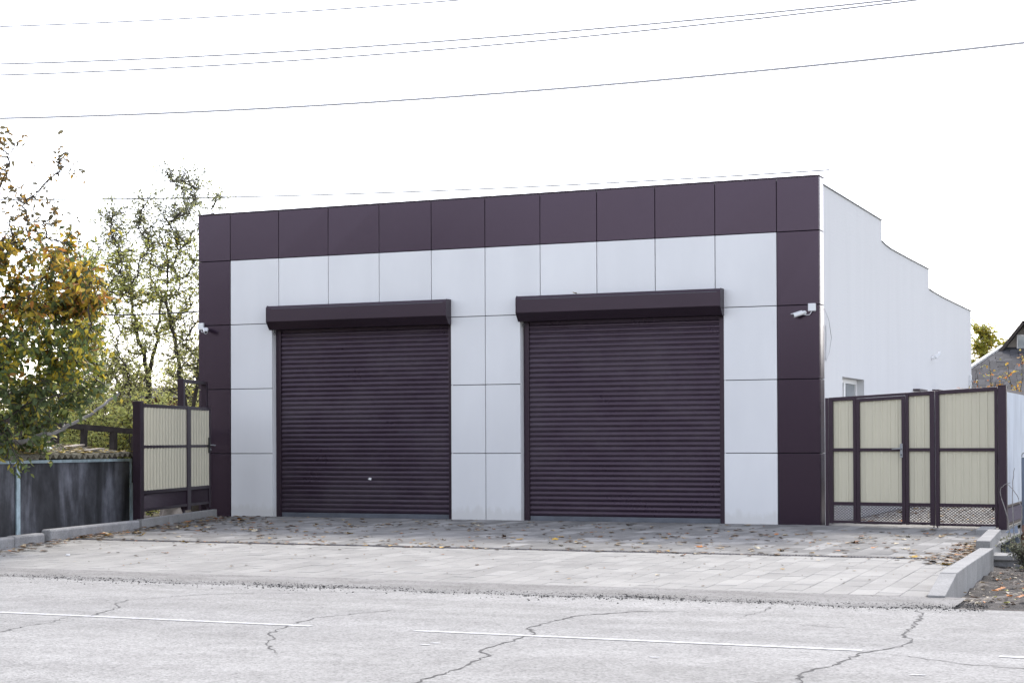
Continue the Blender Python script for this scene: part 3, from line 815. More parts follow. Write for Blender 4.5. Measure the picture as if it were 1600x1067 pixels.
# wicket door inside the leaf
for x in (11.69, 12.535): MB().bar((*rp(gt(x)), .08), (*rp(gt(x)), rz(gt(x))), .05, .05, side=(rdir.x, rdir.y, 0)).build('stile', 'brown_metal', g1, bevel=.004)
MB().bar((*rp(gt(11.7)), rz(gt(11.7))-.02), (*rp(gt(12.53)), rz(gt(12.53))-.02), .04, .05).build('rail', 'brown_metal', g1, bevel=.003)
wk = bpy.data.objects.new('wicket_door', None); col.objects.link(wk); wk.parent = g1
for x in (11.745, 12.475): MB().bar((*rp(gt(x)), .085), (*rp(gt(x)), rz(gt(x))-.045), .055, .045, side=(rdir.x, rdir.y, 0)).build('stile', 'brown_metal', wk, bevel=.004)
a, b = gt(11.77), gt(12.45)
for z0, z1, h in ((rz(a)-.07, rz(b)-.07, .05), (1.255, 1.255, .05), (.395, .395, .055), (.10, .10, .04)):
    MB().bar((*rp(a), z0), (*rp(b), z1), h, .042).build('rail', 'brown_metal', wk, bevel=.003)
sheet(wk, 'sheet', rp(a), rp(b), (1.275, 1.275), (rz(a)-.09, rz(b)-.09), 'cream', .125, .011, -.016)
sheet(wk, 'sheet', rp(a), rp(b), (.415, .415), (1.235, 1.235), 'cream', .125, .011, -.016)
netting(rp(a), rp(b), .12, .37, .056, .0042).build('mesh_infill', 'brown_metal', wk)
hx, hy = rp(gt(12.445))
hd = MB(); hd.box(hx-.022, hx+.022, hy-.045, hy-.026, 1.13, 1.35); hd.build('lock_plate', 'grey_metal', wk, bevel=.005)
MB().tube([(hx, hy-.04, 1.27), (hx, hy-.085, 1.27), (hx-.03, hy-.09, 1.272), (hx-.14, hy-.09, 1.262)], [.012, .012, .012, .009], 8).build('handle', 'grey_metal', wk, smooth=True)
MB().tube([(hx, hy-.045, 1.175), (hx, hy-.053, 1.175)], .012, 8).build('keyhole', 'black', wk)
MB().tube([(*rp(gt(12.945)), .2), (*rp(gt(12.945)), .015)], .009, 6).build('drop_bolt', 'brown_metal', g1)
g2 = thing('gate_leaf', (0, 0, 0), 'wider plain cream sheet gate leaf next to thick dark post', 'gate', 'right gate leaves')
gate_grid(g2, [(gt(13.01), .06, rz(gt(13.01))), (gt(13.91), .045, rz(gt(13.91)))], rz, 1.255, .395, .075, [(gt(13.04), gt(13.885))])
MB().tube([(*rp(gt(13.0)), .2), (*rp(gt(13.0)), .012)], .009, 6).build('drop_bolt', 'brown_metal', g2)
tag(MB().box(11.205, 11.255, -.09, -.03, .02, 2.085).build('gate_post', 'brown_metal', bevel=.004), 'thin dark hinge post tight against right corner of garage', 'post')
gp = thing('gate_post', (14.01, -.45, 0), 'thick dark brown square post at right end of gate', 'post')
MB().box(-.062, .062, -.062, .062, -.35, 2.225).build('shaft', 'brown_metal', gp, bevel=.006); MB().box(-.066, .066, -.066, .066, 2.226, 2.236).build('cap', 'brown_metal', gp)
# fence running back from the post
fn = thing('side_fence', (14.1, 0, 0), 'pale ribbed sheet fence with dark rails running back from thick gate post', 'fence')
def fp(mb, nm, mat, **k):
    o = mb.build(nm, mat, **k); o.parent = fn; o.location = (-14.1, 0, 0); return o
FX = 14.0
fy0, fy1 = -.37, 14.5
for z, h in ((2.165, .05), (1.09, .05), (.385, .05), (.09, .04)): fp(MB().box(FX-.025, FX+.025, fy0, fy1, z-h/2, z+h/2), 'rail', 'brown_metal')
o = wavy((FX, fy0), (FX, fy1), .40, 2.14, .14, .012, .03).build('sheet', 'pale_sheet'); o.parent = fn; o.location = (-14.1, 0, 0)
md = o.modifiers.new('thickness', 'SOLIDIFY'); md.thickness = .0015
fp(netting((FX, fy0), (FX, fy1), .11, .36, .056, .0042), 'mesh_infill', 'brown_metal')
for y in (2.6, 5.2, 7.8, 10.4, 13.0): fp(MB().box(FX-.09, FX-.03, y-.03, y+.03, -.3, 2.14), 'post', 'brown_metal')
# ---- left gate along the kerb
LA, LB = Vector((.88, -4.2)), Vector((-.15, -.4)); LL = (LB-LA).length; ld = (LB-LA)/LL
def lp_(s): q = LA+ld*s; return (q.x, q.y)
ls = (ld.x, ld.y, 0)
tag(MB().bar((*lp_(.06), -.1), (*lp_(.06), 2.085), .16, .13, side=ls).build('gate_post', 'brown_metal', bevel=.006), 'thick dark square post at near end of left gate', 'post')
g3 = thing('gate_leaf', (0, 0, 0), 'cream ribbed gate leaf above kerb on the left, seen at a sharp angle', 'gate')
for s, wd in ((.20, .10), (2.54, .20), (3.72, .10)): MB().bar((*lp_(s), .22), (*lp_(s), 2.05), wd, .06, side=ls).build('stile', 'brown_metal', g3, bevel=.004)
for (s0, s1) in ((.25, 2.44), (2.64, 3.67)):
    for z, h in ((2.02, .06), (1.345, .05), (.60, .06), (.31, .045)): MB().bar((*lp_(s0), z), (*lp_(s1), z), h, .05).build('rail', 'brown_metal', g3, bevel=.003)
    for z0, z1 in ((1.365, 1.995), (.625, 1.325)): sheet(g3, 'sheet', lp_(s0), lp_(s1), z0, z1, 'cream', .15, .014, .012)
    netting(lp_(s0), lp_(s1), .33, .575, .055, .009, .0).build('mesh_infill', 'brown_metal', g3)
q = lp_(3.66); nn_ = Vector((ld.y, -ld.x))
hx, hy = q[0]+nn_.x*.04, q[1]+nn_.y*.04
MB().bar((hx, hy, 1.22), (hx, hy, 1.50), .06, .03, side=ls).build('lock_plate', 'black', g3, bevel=.004)
MB().tube([(hx, hy, 1.36), (hx+nn_.x*.07, hy+nn_.y*.07, 1.36), (hx+nn_.x*.075+ld.x*.1, hy+nn_.y*.075+ld.y*.1, 1.355)], .014, 8).build('handle', 'grey_metal', g3)
MB().tube([(hx, hy, 1.28), (hx+nn_.x*.03, hy+nn_.y*.03, 1.28)], .018, 8).build('lock_cylinder', 'grey_metal', g3)
# tall open portal behind it
pt = thing('gate_portal', (0, 0, 0), 'tall empty dark steel frame rising above left gate beside garage corner', 'gate frame')
off = Vector((-ld.y, ld.x))*.10
def lq(s): q = LA+ld*s+off; return (q.x, q.y)
for s in (2.50, 3.80): MB().bar((*lq(s), -.05), (*lq(s), 2.53), .10, .11, side=ls).build('jamb', 'brown_metal', pt, bevel=.005)
MB().bar((*lq(2.55), 2.50), (*lq(3.75), 2.50), .06, .09).build('head_bar', 'brown_metal', pt, bevel=.004)

# ================================================================== SHED (left)
SA, SB = Vector((1.40, -9.3)), Vector((.34, -3.62)); SLn = (SB-SA).length; sdv = (SB-SA)/SLn; sn = Vector((-sdv.y, sdv.x))  # sn points left, away from the paving
def sp_(s, o=0): q = SA+sdv*s+sn*o; return (q.x, q.y)
shed = thing('shed', (0, 0, 0), 'low old shed of stained dark sheets under a leaf covered corrugated roof', 'shed')
s = 0; cuts = [0, 1.92, SLn-.05]
for a, b in zip(cuts[:-1], cuts[1:]):
    MB().hexa([(*sp_(a+.008), -.2), (*sp_(b-.008), -.2), (*sp_(b-.008, .012), -.2), (*sp_(a+.008, .012), -.2), (*sp_(a+.008), 1.13), (*sp_(b-.008), 1.13), (*sp_(b-.008, .012), 1.13), (*sp_(a+.008, .012), 1.13)]).build('wall_sheet', 'shedwall', shed)
MB().bar((*sp_(0, -.02), 1.15), (*sp_(SLn, -.02), 1.13), .045, .03).build('top_rail', 'paleblue', shed)
for s in (1.97, SLn-.02): MB().bar((*sp_(s, -.022), -.15), (*sp_(s, -.022), 1.12), .10 if s < 3 else .09, .02, side=(sdv.x, sdv.y, 0)).build('batten', 'paleblue', shed)
MB().bar((*sp_(SLn+.03, -.04), .75), (*sp_(SLn+.03, -.04), 1.52), .09, .06, side=(sdv.x, sdv.y, 0)).build('corner_post', 'oldwood', shed)
MB().hexa([(*sp_(SLn-.03, .02), -.2), (*sp_(SLn, .02), -.2), (*sp_(SLn, 2.2), -.2), (*sp_(SLn-.03, 2.2), -.2), (*sp_(SLn-.03, .02), 1.1), (*sp_(SLn, .02), 1.1), (*sp_(SLn, 2.2), 1.3), (*sp_(SLn-.03, 2.2), 1.3)]).build('end_wall', 'oldwood', shed)
MB().hexa([(*sp_(.0, .02), -.2), (*sp_(.03, .02), -.2), (*sp_(.03, 2.2), -.2), (*sp_(.0, 2.2), -.2), (*sp_(.0, .02), 1.14), (*sp_(.03, .02), 1.14), (*sp_(.03, 2.2), 1.33), (*sp_(.0, 2.2), 1.33)]).build('end_wall', 'shedwall', shed)
MB().hexa([(*sp_(.04, 2.17), -.2), (*sp_(SLn-.04, 2.17), -.2), (*sp_(SLn-.04, 2.2), -.2), (*sp_(.04, 2.2), -.2), (*sp_(.04, 2.17), 1.32), (*sp_(SLn-.04, 2.17), 1.32), (*sp_(SLn-.04, 2.2), 1.32), (*sp_(.04, 2.2), 1.32)]).build('back_wall', 'oldwood', shed)
# corrugated roof sheets, waves run up the slope
def roofsheet(s0, s1, o0, o1, z0, z1, per=.19, amp=.032, ph=0):
    m = MB(); n = int((s1-s0)/per*8); q = 5
    for i in range(n+1):
        s = s0+(s1-s0)*i/n
        for j in range(q+1):
            o = o0+(o1-o0)*j/q; z = z0+(z1-z0)*j/q + amp*math.cos(2*math.pi*(s+ph)/per)
            m.v.append((*sp_(s, o), z+rr.uniform(-.003, .003)))
    for i in range(n):
        for j in range(q):
            a = i*(q+1)+j; m.f.append((a, a+q+1, a+q+2, a+1))
    o = m.build('roof_sheet', 'asbestos', shed, smooth=True)
    md = o.modifiers.new('thickness', 'SOLIDIFY'); md.thickness = .012
for (a, b, dz) in ((-.1, 1.2, .012), (1.14, 2.4, .0), (2.34, 3.6, .014), (3.55, 4.8, .002), (4.75, SLn+.02, .015)):
    roofsheet(a, b, -.12, 1.25, 1.205+dz, 1.335+dz); roofsheet(a+.03, b, 1.15, 2.35, 1.345+dz, 1.44+dz)
for (s, o, z, l, wd, rz_, blab) in ((4.9, .25, 1.29, .45, .14, .2, 'weathered board lying nearest the eave on shed roof'), (5.25, .75, 1.35, .55, .16, -.1, 'longest weathered board lying mid way up shed roof'), (5.0, 1.2, 1.40, .4, .12, .1, 'narrow weathered board lying farthest back on shed roof')):
    a = sp_(s-l/2, o+rz_*l/2); b = sp_(s+l/2, o-rz_*l/2)
    bd = MB().bar((*a, z), (*b, z+.03), .02, wd).build('loose_board', 'stone'); tag(bd, blab, 'board', 'loose boards on the shed roof')
# plastic bottle
bp = Vector((.98-.22, -6.35, 1.33))
bt = thing('plastic_bottle', bp, 'clear plastic bottle lying among leaves on shed roof', 'bottle', rz=math.atan2(sdv.y, sdv.x))
MB().tube([(-.17, 0, 0), (-.165, 0, 0), (-.05, 0, 0), (.05, 0, 0), (.11, 0, 0), (.135, 0, 0), (.15, 0, 0)], [.03, .044, .045, .044, .03, .015, .015], 14).build('body', 'bottle', bt, smooth=True)
MB().tube([(-.04, 0, 0), (.03, 0, 0)], .0465, 14, cap=False).build('wrapper', 'pvc', bt, smooth=True); MB().tube([(.15, 0, 0), (.172, 0, 0)], .018, 10).build('bottle_cap', 'pvc', bt)
# timber rail frame behind the shed
tf = thing('timber_frame', (0, 0, 0), 'dark old timber rail on posts standing behind shed roof', 'timber frame')
F0, F1 = Vector((-1.35, -5.6)), Vector((-1.25, -1.0))
MB().bar((F0.x, F0.y, 1.83), (F1.x, F1.y, 1.60), .10, .07).build('rail', 'oldwood', tf);
for t_, th in ((.03, .12), (.25, .09), (.45, .13), (.62, .08), (.8, .10), (.96, .1)):
    q = F0.lerp(F1, t_); MB().bar((q.x, q.y, -.2), (q.x+.03, q.y, 1.80-.23*t_), th, .1).build('post', 'oldwood', tf)
# rubble behind the left gate
for i, (x, y, s, lab) in enumerate(((-.35, -1.05, .19, 'squarish pale stone block behind right bay of left gate'), (.18, -2.2, .24, 'large pale rubble stone behind left gate mesh'), (-.1, -1.9, .17, 'tan rubble stone behind middle stile of left gate'), (-.35, -2.5, .2, 'grey brown rubble stone deep behind left gate'), (.3, -3.1, .13, 'small rubble stone near thick post of left gate'))):
    m = MB(); r_ = random.Random(i+40); n = 7
    ring = []
    for k in range(4):
        for j in range(n):
            a = 2*math.pi*j/n; rad = s*(.95, 1.05, .9, .5)[k]*r_.uniform(.8, 1.1)
            m.v.append((x+rad*math.cos(a), y+rad*math.sin(a)*.8, -.08+s*(0, .6, 1.25, 1.6)[k]*r_.uniform(.95, 1.05)+.05))
    for k in range(3):
        for j in range(n): m.f.append((k*n+j, k*n+(j+1) % n, (k+1)*n+(j+1) % n, (k+1)*n+j))
    m.f.append(tuple(3*n+j for j in range(n)))
    tag(m.build('rubble_stone', 'stone', bevel=.01), lab, 'stone', 'stones behind the left gate')

# ================================================================== HOUSES BEHIND
hs_ = thing('grey_roof_house', (0, 0, 0), 'old house with grey slate roof and small gable at right edge', 'house')
MB().box(9.7, 21, 21.1, 31, -.3, 2.5).build('wall', 'oldwall', hs_)
def slope(P0, P1, P2, P3, nm, mat): # eave left, eave right, top right, top left
    m = MB(); m.quad(P0, P1, P2, P3); o = m.build(nm, mat, hs_); md = o.modifiers.new('thickness', 'SOLIDIFY'); md.thickness = .05; return o
E0, E1, T1, T0 = Vector((9.25, 20.6, 2.42)), Vector((21.5, 20.6, 2.42)), Vector((21.5, 25.4, 4.12)), Vector((10.9, 25.4, 4.12))
rf = slope(E0, E1, T1, T0, 'roof', 'slate'); slope((9.25, 31, 2.42), E0, T0, (10.9, 29, 4.12), 'roof', 'slate')
un = (E1-E0).cross(T0-E0).normalized(); upv = Vector((0, 4.8, 1.7)).normalized(); Ls = math.hypot(4.8, 1.7)
sl = MB().box(-.11, .11, 0, .30, .0, .015).mesh('slate', MT['slate'])
rows = 23; r_ = random.Random(5)
rotm = Matrix((Vector((1, 0, 0)), upv, un)).transposed()
cnt = 0
for j in range(rows):
    v_ = j/rows; xl0 = E0.x+(T0.x-E0.x)*v_; x = xl0+.12+(.11 if j % 2 else 0)
    while x < 12.5 and cnt < 298:
        pos = Vector((x, E0.y, E0.z))+upv*(Ls*v_)+un*(.012+r_.uniform(0, .015))
        rm = (rotm @ Matrix.Rotation(r_.gauss(0, .05), 3, 'Z') @ Matrix.Rotation(.04+r_.gauss(0, .02), 3, 'X')).to_euler()
        inst(sl, 'slate', rf, pos, rm); x += .224; cnt += 1
MB().bar(E0+Vector((-.02, -.02, .05)), T0+Vector((-.02, -.02, .05)), .07, .12).build('verge_board', 'trim', hs_)
# small front gable
GX, GY = 11.55, 25.3
m = MB(); m.v = [(GX-.55, GY, 3.6), (GX+.55, GY, 3.6), (GX+.55, GY, 4.12), (GX, GY, 4.80), (GX-.55, GY, 4.12)]; m.f = [(0, 1, 2, 3, 4)]
gab = m.build('gable_wall', 'oldwall', hs_); md = gab.modifiers.new('t', 'SOLIDIFY'); md.thickness = .1
for sg in (-1, 1):
    m = MB(); m.hexa([(GX+sg*.72, GY-.3, 3.93), (GX+sg*.72, GY+4, 3.93), (GX, GY+4, 4.84), (GX, GY-.3, 4.84), (GX+sg*.72, GY-.3, 4.0), (GX+sg*.72, GY+4, 4.0), (GX, GY+4, 4.91), (GX, GY-.3, 4.91)]); m.build('roof', 'slate', hs_)
    MB().bar((GX+sg*.72, GY-.32, 3.96), (GX, GY-.32, 4.87), .09, .03).build('barge_board', 'oldwood', hs_)
wn2 = MB(); wn2.box(GX-.2, GX+.2, GY-.12, GY-.10, 4.08, 4.44); wo2 = wn2.build('window', 'glass', hs_)
for (a, b, c2, d2) in ((-.23, .23, 4.44, 4.48), (-.23, .23, 4.04, 4.08), (-.23, -.2, 4.08, 4.44), (.2, .23, 4.08, 4.44), (-.015, .015, 4.08, 4.44)):
    MB().box(GX+a, GX+b, GY-.14, GY-.105, c2, d2).build('frame', 'trim', wo2)
# reddish house glimpsed through the trees
bh = thing('red_brick_house', (0, 0, 0), 'low reddish brick house glimpsed between trunks beside garage corner', 'house')
MB().box(-11.0, -7.6, 11.4, 15, -.3, 2.6).build('wall', 'brick', bh)
m = MB(); m.hexa([(-11.3, 11.1, 2.6), (-7.3, 11.1, 2.6), (-7.3, 15.3, 2.6), (-11.3, 15.3, 2.6), (-11.3, 13.1, 2.95), (-7.3, 13.1, 2.95), (-7.3, 13.3, 2.95), (-11.3, 13.3, 2.95)]); m.build('roof', 'oldwood', bh)
MB().box(-10.4, -9.5, 11.36, 11.395, .9, 2.0).build('window', 'glass', bh); MB().box(-10.5, -9.4, 11.34, 11.39, 2.0, 2.1).build('lintel', 'trim', bh)

# ================================================================== POWER LINES
def wire(pts, rad, label, grp='overhead wires'):
    P_ = np.array(pts); 
    # quadratic through the given points, extended both ways
    x = P_[:, 0]; fz = np.polyfit(x, P_[:, 2], 2 if len(x) > 2 else 1); fy = np.polyfit(x, P_[:, 1], 1)
    x0, x1 = x.min()-6, x.max()+(.3 if P_[0, 1] > 0 else 30)
    xs = np.linspace(x0, x1, 60)
    tag(MB().tube([(a, np.polyval(fy, a), np.polyval(fz, a)) for a in xs], rad, 5).build('power_line', 'wire', smooth=True), label, 'wire', grp)
wire([(2.11, -9, 6.98), (5.7, -9, 6.76), (8.88, -9, 6.63)], .0105, 'topmost thin overhead wire, leaving the picture at upper middle')
wire([(2.11, -9, 6.48), (6.07, -9, 6.25), (9.54, -9, 6.15), (12.23, -9, 6.10)], .0125, 'upper wire of the close pair of overhead wires')
wire([(2.11, -9, 6.33), (6.07, -9, 6.14), (9.54, -9, 6.05), (12.23, -9, 6.05)], .0118, 'lower wire of the close pair of overhead wires')
wire([(2.10, -9, 5.76), (6.07, -9, 5.55), (9.54, -9, 5.47), (12.59, -9, 5.51), (15.29, -9, 5.50)], .0145, 'lowest long overhead wire in front of the sky')
wire([(-21.4, 20, 9.76), (-12.9, 20, 9.32), (-2.74, 20, 9.03), (6.6, 20, 8.92)], .026, 'faint far wire just above the garage roofline')
pts = []
A_, B_ = Vector((-8.9, .6, 4.55)), Vector((-.72, .16, 3.89))
for i in range(25):
    t_ = i/24; q = A_.lerp(B_, t_); q.z -= .22*4*t_*(1-t_); pts.append(q)
tag(MB().tube(pts, .014, 5).build('service_cable', 'black', smooth=True), 'dark sagging cable from the trees to left corner of garage', 'cable')

# ================================================================== TREES
TIPS0 = [(-3.97, 3.85, 7.07), (-3.2, 2.51, 6.08), (-4.0, 3.93, 5.75), (-4.04, 3.74, 5.18), (-3.04, 2.18, 4.38), (-4.26, 3.95, 3.9), (-4.79, 4.87, 2.95), (-3.7, 3.48, 2.54), (-3.95, 4.01, 7.08), (-3.1, 2.98, 6.22), (-2.68, 2.21, 5.56), (-2.99, 2.49, 5.04), (-2.82, 2.52, 4.49), (-3.18, 2.82, 3.91), (-3.29, 3.13, 3.23), (-4.46, 4.91, 2.77), (-3.17, 3.62, 6.86), (-2.52, 2.45, 6.11), (-2.8, 2.83, 5.58), (-3.25, 3.35, 4.92), (-3.64, 4.12, 4.32), (-3.23, 3.39, 3.6), (-2.75, 2.57, 3.05), (-3.83, 4.29, 2.43), (-3.1, 3.56, 6.56), (-3.35, 4.14, 6.1), (-3.02, 3.46, 5.35), (-3.58, 4.69, 4.93), (-3.04, 3.54, 4.0), (-3.0, 3.58, 3.3), (-2.46, 2.62, 2.87), (-4.01, 5.31, 2.12), (-3.19, 4.47, 6.76), (-2.87, 4.0, 5.77), (-3.54, 4.86, 5.35), (-2.95, 3.9, 4.58), (-3.67, 5.33, 3.94), (-2.36, 3.23, 3.36), (-2.82, 3.79, 2.78)]
TIPS1 = [(-4.31, 2.19, 5.81), (-5.51, 3.78, 5.36), (-5.63, 3.95, 4.74), (-5.73, 4.09, 2.24), (-5.73, 4.31, 6.35), (-5.76, 4.38, 5.83), (-4.23, 2.38, 4.96), (-4.2, 2.19, 4.25), (-5.64, 4.42, 3.97), (-5.36, 3.77, 3.01), (-5.2, 3.63, 2.53), (-3.98, 2.42, 6.29), (-4.87, 3.63, 5.61), (-5.19, 3.89, 5.05), (-5.04, 4.03, 4.65), (-4.26, 2.58, 3.72), (-3.88, 2.11, 2.99), (-4.11, 2.55, 2.4), (-4.28, 3.11, 6.11), (-4.04, 2.99, 5.78), (-3.59, 2.13, 4.81), (-4.75, 4.09, 4.64), (-5.15, 4.25, 3.92), (-4.87, 3.91, 3.27), (-5.44, 4.81, 2.72), (-3.89, 2.98, 6.54), (-3.32, 2.35, 5.56), (-4.07, 3.31, 5.34), (-4.9, 4.69, 4.56), (-4.51, 4.11, 3.81), (-4.49, 3.96, 3.41), (-4.09, 3.32, 2.79)]
TIPS2 = [(-4.52, 1.63, 4.73), (-6.2, 3.51, 4.35), (-5.79, 3.19, 3.88), (-4.83, 1.91, 3.06), (-6.11, 3.52, 2.58), (-5.32, 3.14, 5.66), (-4.36, 1.62, 5.1), (-5.06, 2.4, 4.5), (-5.44, 3.04, 3.77), (-4.32, 1.61, 3.29), (-5.43, 3.0, 2.79), (-6.13, 4.4, 4.04), (-5.66, 3.67, 3.43), (-5.11, 3.05, 2.84)]
LTIPS = [(0.37, -7.7, 4.18), (1.02, -7.98, 4.27), (1.24, -7.74, 4.28), (0.71, -6.82, 4.41), (2.21, -8.01, 4.11), (1.65, -6.96, 4.33), (0.46, -7.81, 3.94), (0.04, -6.97, 4.02), (1.06, -7.57, 4.0), (0.8, -6.78, 4.06), (1.75, -7.55, 3.86), (1.88, -7.09, 3.88), (2.79, -8.0, 3.82), (0.96, -8.41, 3.48), (0.9, -7.9, 3.6), (0.77, -7.24, 3.57), (1.57, -7.8, 3.49), (1.29, -6.89, 3.63), (1.79, -7.01, 3.68), (1.53, -6.27, 3.67), (0.54, -7.91, 3.39), (0.56, -7.46, 3.25), (0.44, -6.81, 3.47), (0.78, -6.76, 3.35), (1.23, -6.78, 3.43), (1.6, -6.79, 3.39), (1.79, -6.57, 3.4), (0.52, -7.99, 2.96), (0.77, -7.8, 2.97), (1.62, -8.38, 2.85), (0.78, -6.92, 3.04), (1.66, -7.38, 2.94), (2.25, -7.66, 2.98), (2.76, -7.89, 3.01), (0.12, -7.4, 2.77), (0.53, -7.41, 2.71), (1.61, -8.24, 2.57), (1.33, -7.57, 2.69), (1.5, -7.27, 2.77), (1.91, -7.15, 2.7), (1.67, -6.46, 2.72), (0.46, -7.89, 2.34), (1.38, -8.47, 2.26), (0.87, -7.33, 2.41), (1.52, -7.66, 2.33), (1.47, -7.1, 2.45), (1.4, -6.61, 2.38), (2.48, -7.45, 2.32), (0.83, -8.33, 2.05), (1.29, -8.42, 1.95), (1.27, -7.83, 2.07), (1.36, -7.57, 2.13), (1.86, -7.75, 2.05), (2.03, -7.32, 1.97), (0.74, -8.14, 1.66), (1.15, -8.29, 1.78), (1.26, -7.85, 1.76), (0.92, -6.91, 1.8), (1.17, -6.77, 1.76), (-0.21, -7.11, 1.36), (0.07, -6.93, 1.39), (0.52, -6.93, 1.38), (0.69, -6.6, 1.38)]
LTOP = [(0.7, -7.24, 5.79), (0.79, -7.2, 5.46), (0.66, -7.25, 5.18), (0.91, -7.14, 4.99), (1.17, -7.03, 5.09), (1.04, -7.09, 4.71), (0.78, -7.19, 4.67), (1.3, -6.98, 4.67), (1.51, -6.88, 4.34), (1.17, -7.03, 4.38), (0.82, -7.17, 4.34), (0.4, -7.36, 5.09), (0.31, -7.39, 4.53), (1.44, -6.93, 5.6), (1.52, -6.89, 5.44), (1.68, -6.81, 4.24)]

def grow(T, starts, tips, r0, ntw, tl, leaves, size, droop, pal, upb, sub=2, start=.2, sag=.12, rmin=.009, rt=.007):
    """every tip is joined to the closest limb already grown, so that the crown branches"""
    starts = [Vector(p) for p in starts]; root = starts[0]
    for tp in sorted(tips, key=lambda p: (Vector(p)-root).length):
        v = Vector(tp)
        f = min(starts, key=lambda p: (p-v).length+max(0, p.z-v.z+.15)*1.2)
        L = (v-f).length
        pa = T.limb([f, f.lerp(v, .5)+Vector((T.rnd.gauss(0, .1*L), T.rnd.gauss(0, .1*L), sag*L)), v], max(rmin*1.6, r0*min(1, L)), rmin, 5, sub=4, jit=.02)
        starts += pa[2:]
        lv = leaves(v) if callable(leaves) else leaves
        T.twigs(pa, start, ntw, tl, lv, size, droop, pal, upb=upb, r=rt, sub=sub)
class Foliage:
    """limbs as tapering tubes, leaves as small folded diamonds"""
    def __init__(self, seed): self.rnd = random.Random(seed); self.w = MB(); self.leaf = MB()
    def limb(self, pts, r0, r1, n=6, sub=5, jit=.05):
        pts = [Vector(p) for p in pts]; out = []
        for k in range(len(pts)-1):
            p0 = pts[max(0, k-1)]; p1 = pts[k]; p2 = pts[k+1]; p3 = pts[min(len(pts)-1, k+2)]
            for s in range(sub):
                t_ = s/sub
                q = .5*((2*p1)+(p2-p0)*t_+(2*p0-5*p1+4*p2-p3)*t_**2+(3*p1-p0-3*p2+p3)*t_**3)
                if k or s: q = q+Vector([self.rnd.gauss(0, jit) for _ in range(3)])
                out.append(q)
        out.append(pts[-1]); m = len(out)-1
        self.w.tube(out, [r0+(r1-r0)*(i/m)**.8 for i in range(m+1)], n, cap=False)
        return out
    def addleaf(self, p, size, droop, c):
        rn = self.rnd
        d = Vector((rn.gauss(0, 1), rn.gauss(0, 1), rn.gauss(-droop, .6))).normalized()
        s = d.cross(Vector((rn.gauss(0, 1), rn.gauss(0, 1), rn.gauss(0, 1)))).normalized(); u = s.cross(d)
        L = size*rn.uniform(.65, 1.25); wd = L*rn.uniform(.20, .32); f = u*(L*rn.uniform(.02, .14))
        i = len(self.leaf.v)
        tip = p+d*L-u*(L*.12)
        self.leaf.v += [tuple(p), tuple(p+d*L*.30-s*wd*.85+f), tuple(p+d*L*.62-s*wd*.75+f*.8), tuple(tip), tuple(p+d*L*.62+s*wd*.75+f*.8), tuple(p+d*L*.30+s*wd*.85+f), tuple(p+d*L*.5)]
        self.leaf.f += [(i, i+1, i+2, i+6), (i+6, i+2, i+3), (i, i+6, i+4, i+5), (i+6, i+3, i+4)]
        self.leaf.col += [c]*4
    def twigs(self, path, start, per, length, leaves, size, droop, pal, upb=.3, r=.006, sub=2, spread=1.):
        """side shoots from the part of a limb after 'start'"""
        rn = self.rnd; m = len(path)-1
        for k in range(per):
            t_ = start+(1-start)*rn.random(); i = min(m-1, int(t_*m)); p = path[i].lerp(path[i+1], rn.random())
            d = Vector((rn.gauss(0, 1), rn.gauss(0, 1), rn.gauss(upb, .7))).normalized()
            L = length*rn.uniform(.4, 1.2)
            q = [p]
            for s in range(4):
                d = (d+Vector((rn.gauss(0, .25), rn.gauss(0, .25), rn.gauss(-droop*.12+upb*.1, .2)))).normalized(); q.append(q[-1]+d*L/4)
            self.w.tube(q, [r, r*.8, r*.6, r*.45, r*.3], 3, cap=False)
            ends = [q]
            for s in range(sub):
                j = rn.randint(1, 3); d2 = (d+Vector((rn.gauss(0, .8), rn.gauss(0, .8), rn.gauss(upb, .6)))).normalized(); b2 = [q[j], q[j]+d2*L*.25, q[j]+d2*L*.5+Vector((0, 0, -droop*.05*L))]
                self.w.tube(b2, [r*.6, r*.45, r*.3], 3, cap=False); ends.append(b2)
            nl = max(1, int(leaves*rn.uniform(.3, 1.5)))
            for _ in range(nl):
                e = rn.choice(ends); j = rn.randrange(len(e)-1); pp = e[j].lerp(e[j+1], rn.random())
                self.addleaf(pp, size, droop, pal(pp, rn))
    def done(self, name, label, cat, base, group=None):
        root = thing(name, (0, 0, 0), label, cat, group)
        self.w.build('trunk', 'bark', root, smooth=True); self.leaf.build('crown', 'leaf', root, smooth=True)
        return root
def pick(rn, *opts):
    tot = sum(o[0] for o in opts); x = rn.random()*tot
    for wt, c in opts:
        x -= wt
        if x <= 0: break
    k = rn.uniform(.75, 1.3)*1.55; return (c[0]*k, c[1]*k, c[2]*k, 1)
# --- near left tree with big autumn leaves
T = Foliage(21)
def palL(p, rn):
    h = p.z; out = max(0, (p.x-1.2))
    if h > 4.6: return pick(rn, (4, (.09, .08, .045)), (2, (.16, .10, .035)), (2, (.28, .17, .035)))
    if h > 3.2: return pick(rn, (2.5+out*2, (.34, .22, .025)), (3.5, (.18, .165, .03)), (1.2+out, (.25, .11, .025)), (3.4, (.06, .08, .03)), (1.4, (.38, .29, .03)))
    if h > 2.3: return pick(rn, (4.5, (.08, .11, .035)), (2+out, (.36, .28, .03)), (2.5, (.19, .20, .035)), (.3, (.26, .13, .03)))
    return pick(rn, (6, (.07, .095, .038)), (2.2, (.15, .17, .04)), (1.2, (.28, .23, .04)))
T.limb([(-1.75, -6.1, -.2), (-1.72, -6.1, .7), (-1.6, -6.15, 1.6), (-1.37, -6.4, 2.6)], .17, .11, 9)
fork = (-1.37, -6.4, 2.55); low = (-1.62, -6.15, 1.5)
main = []
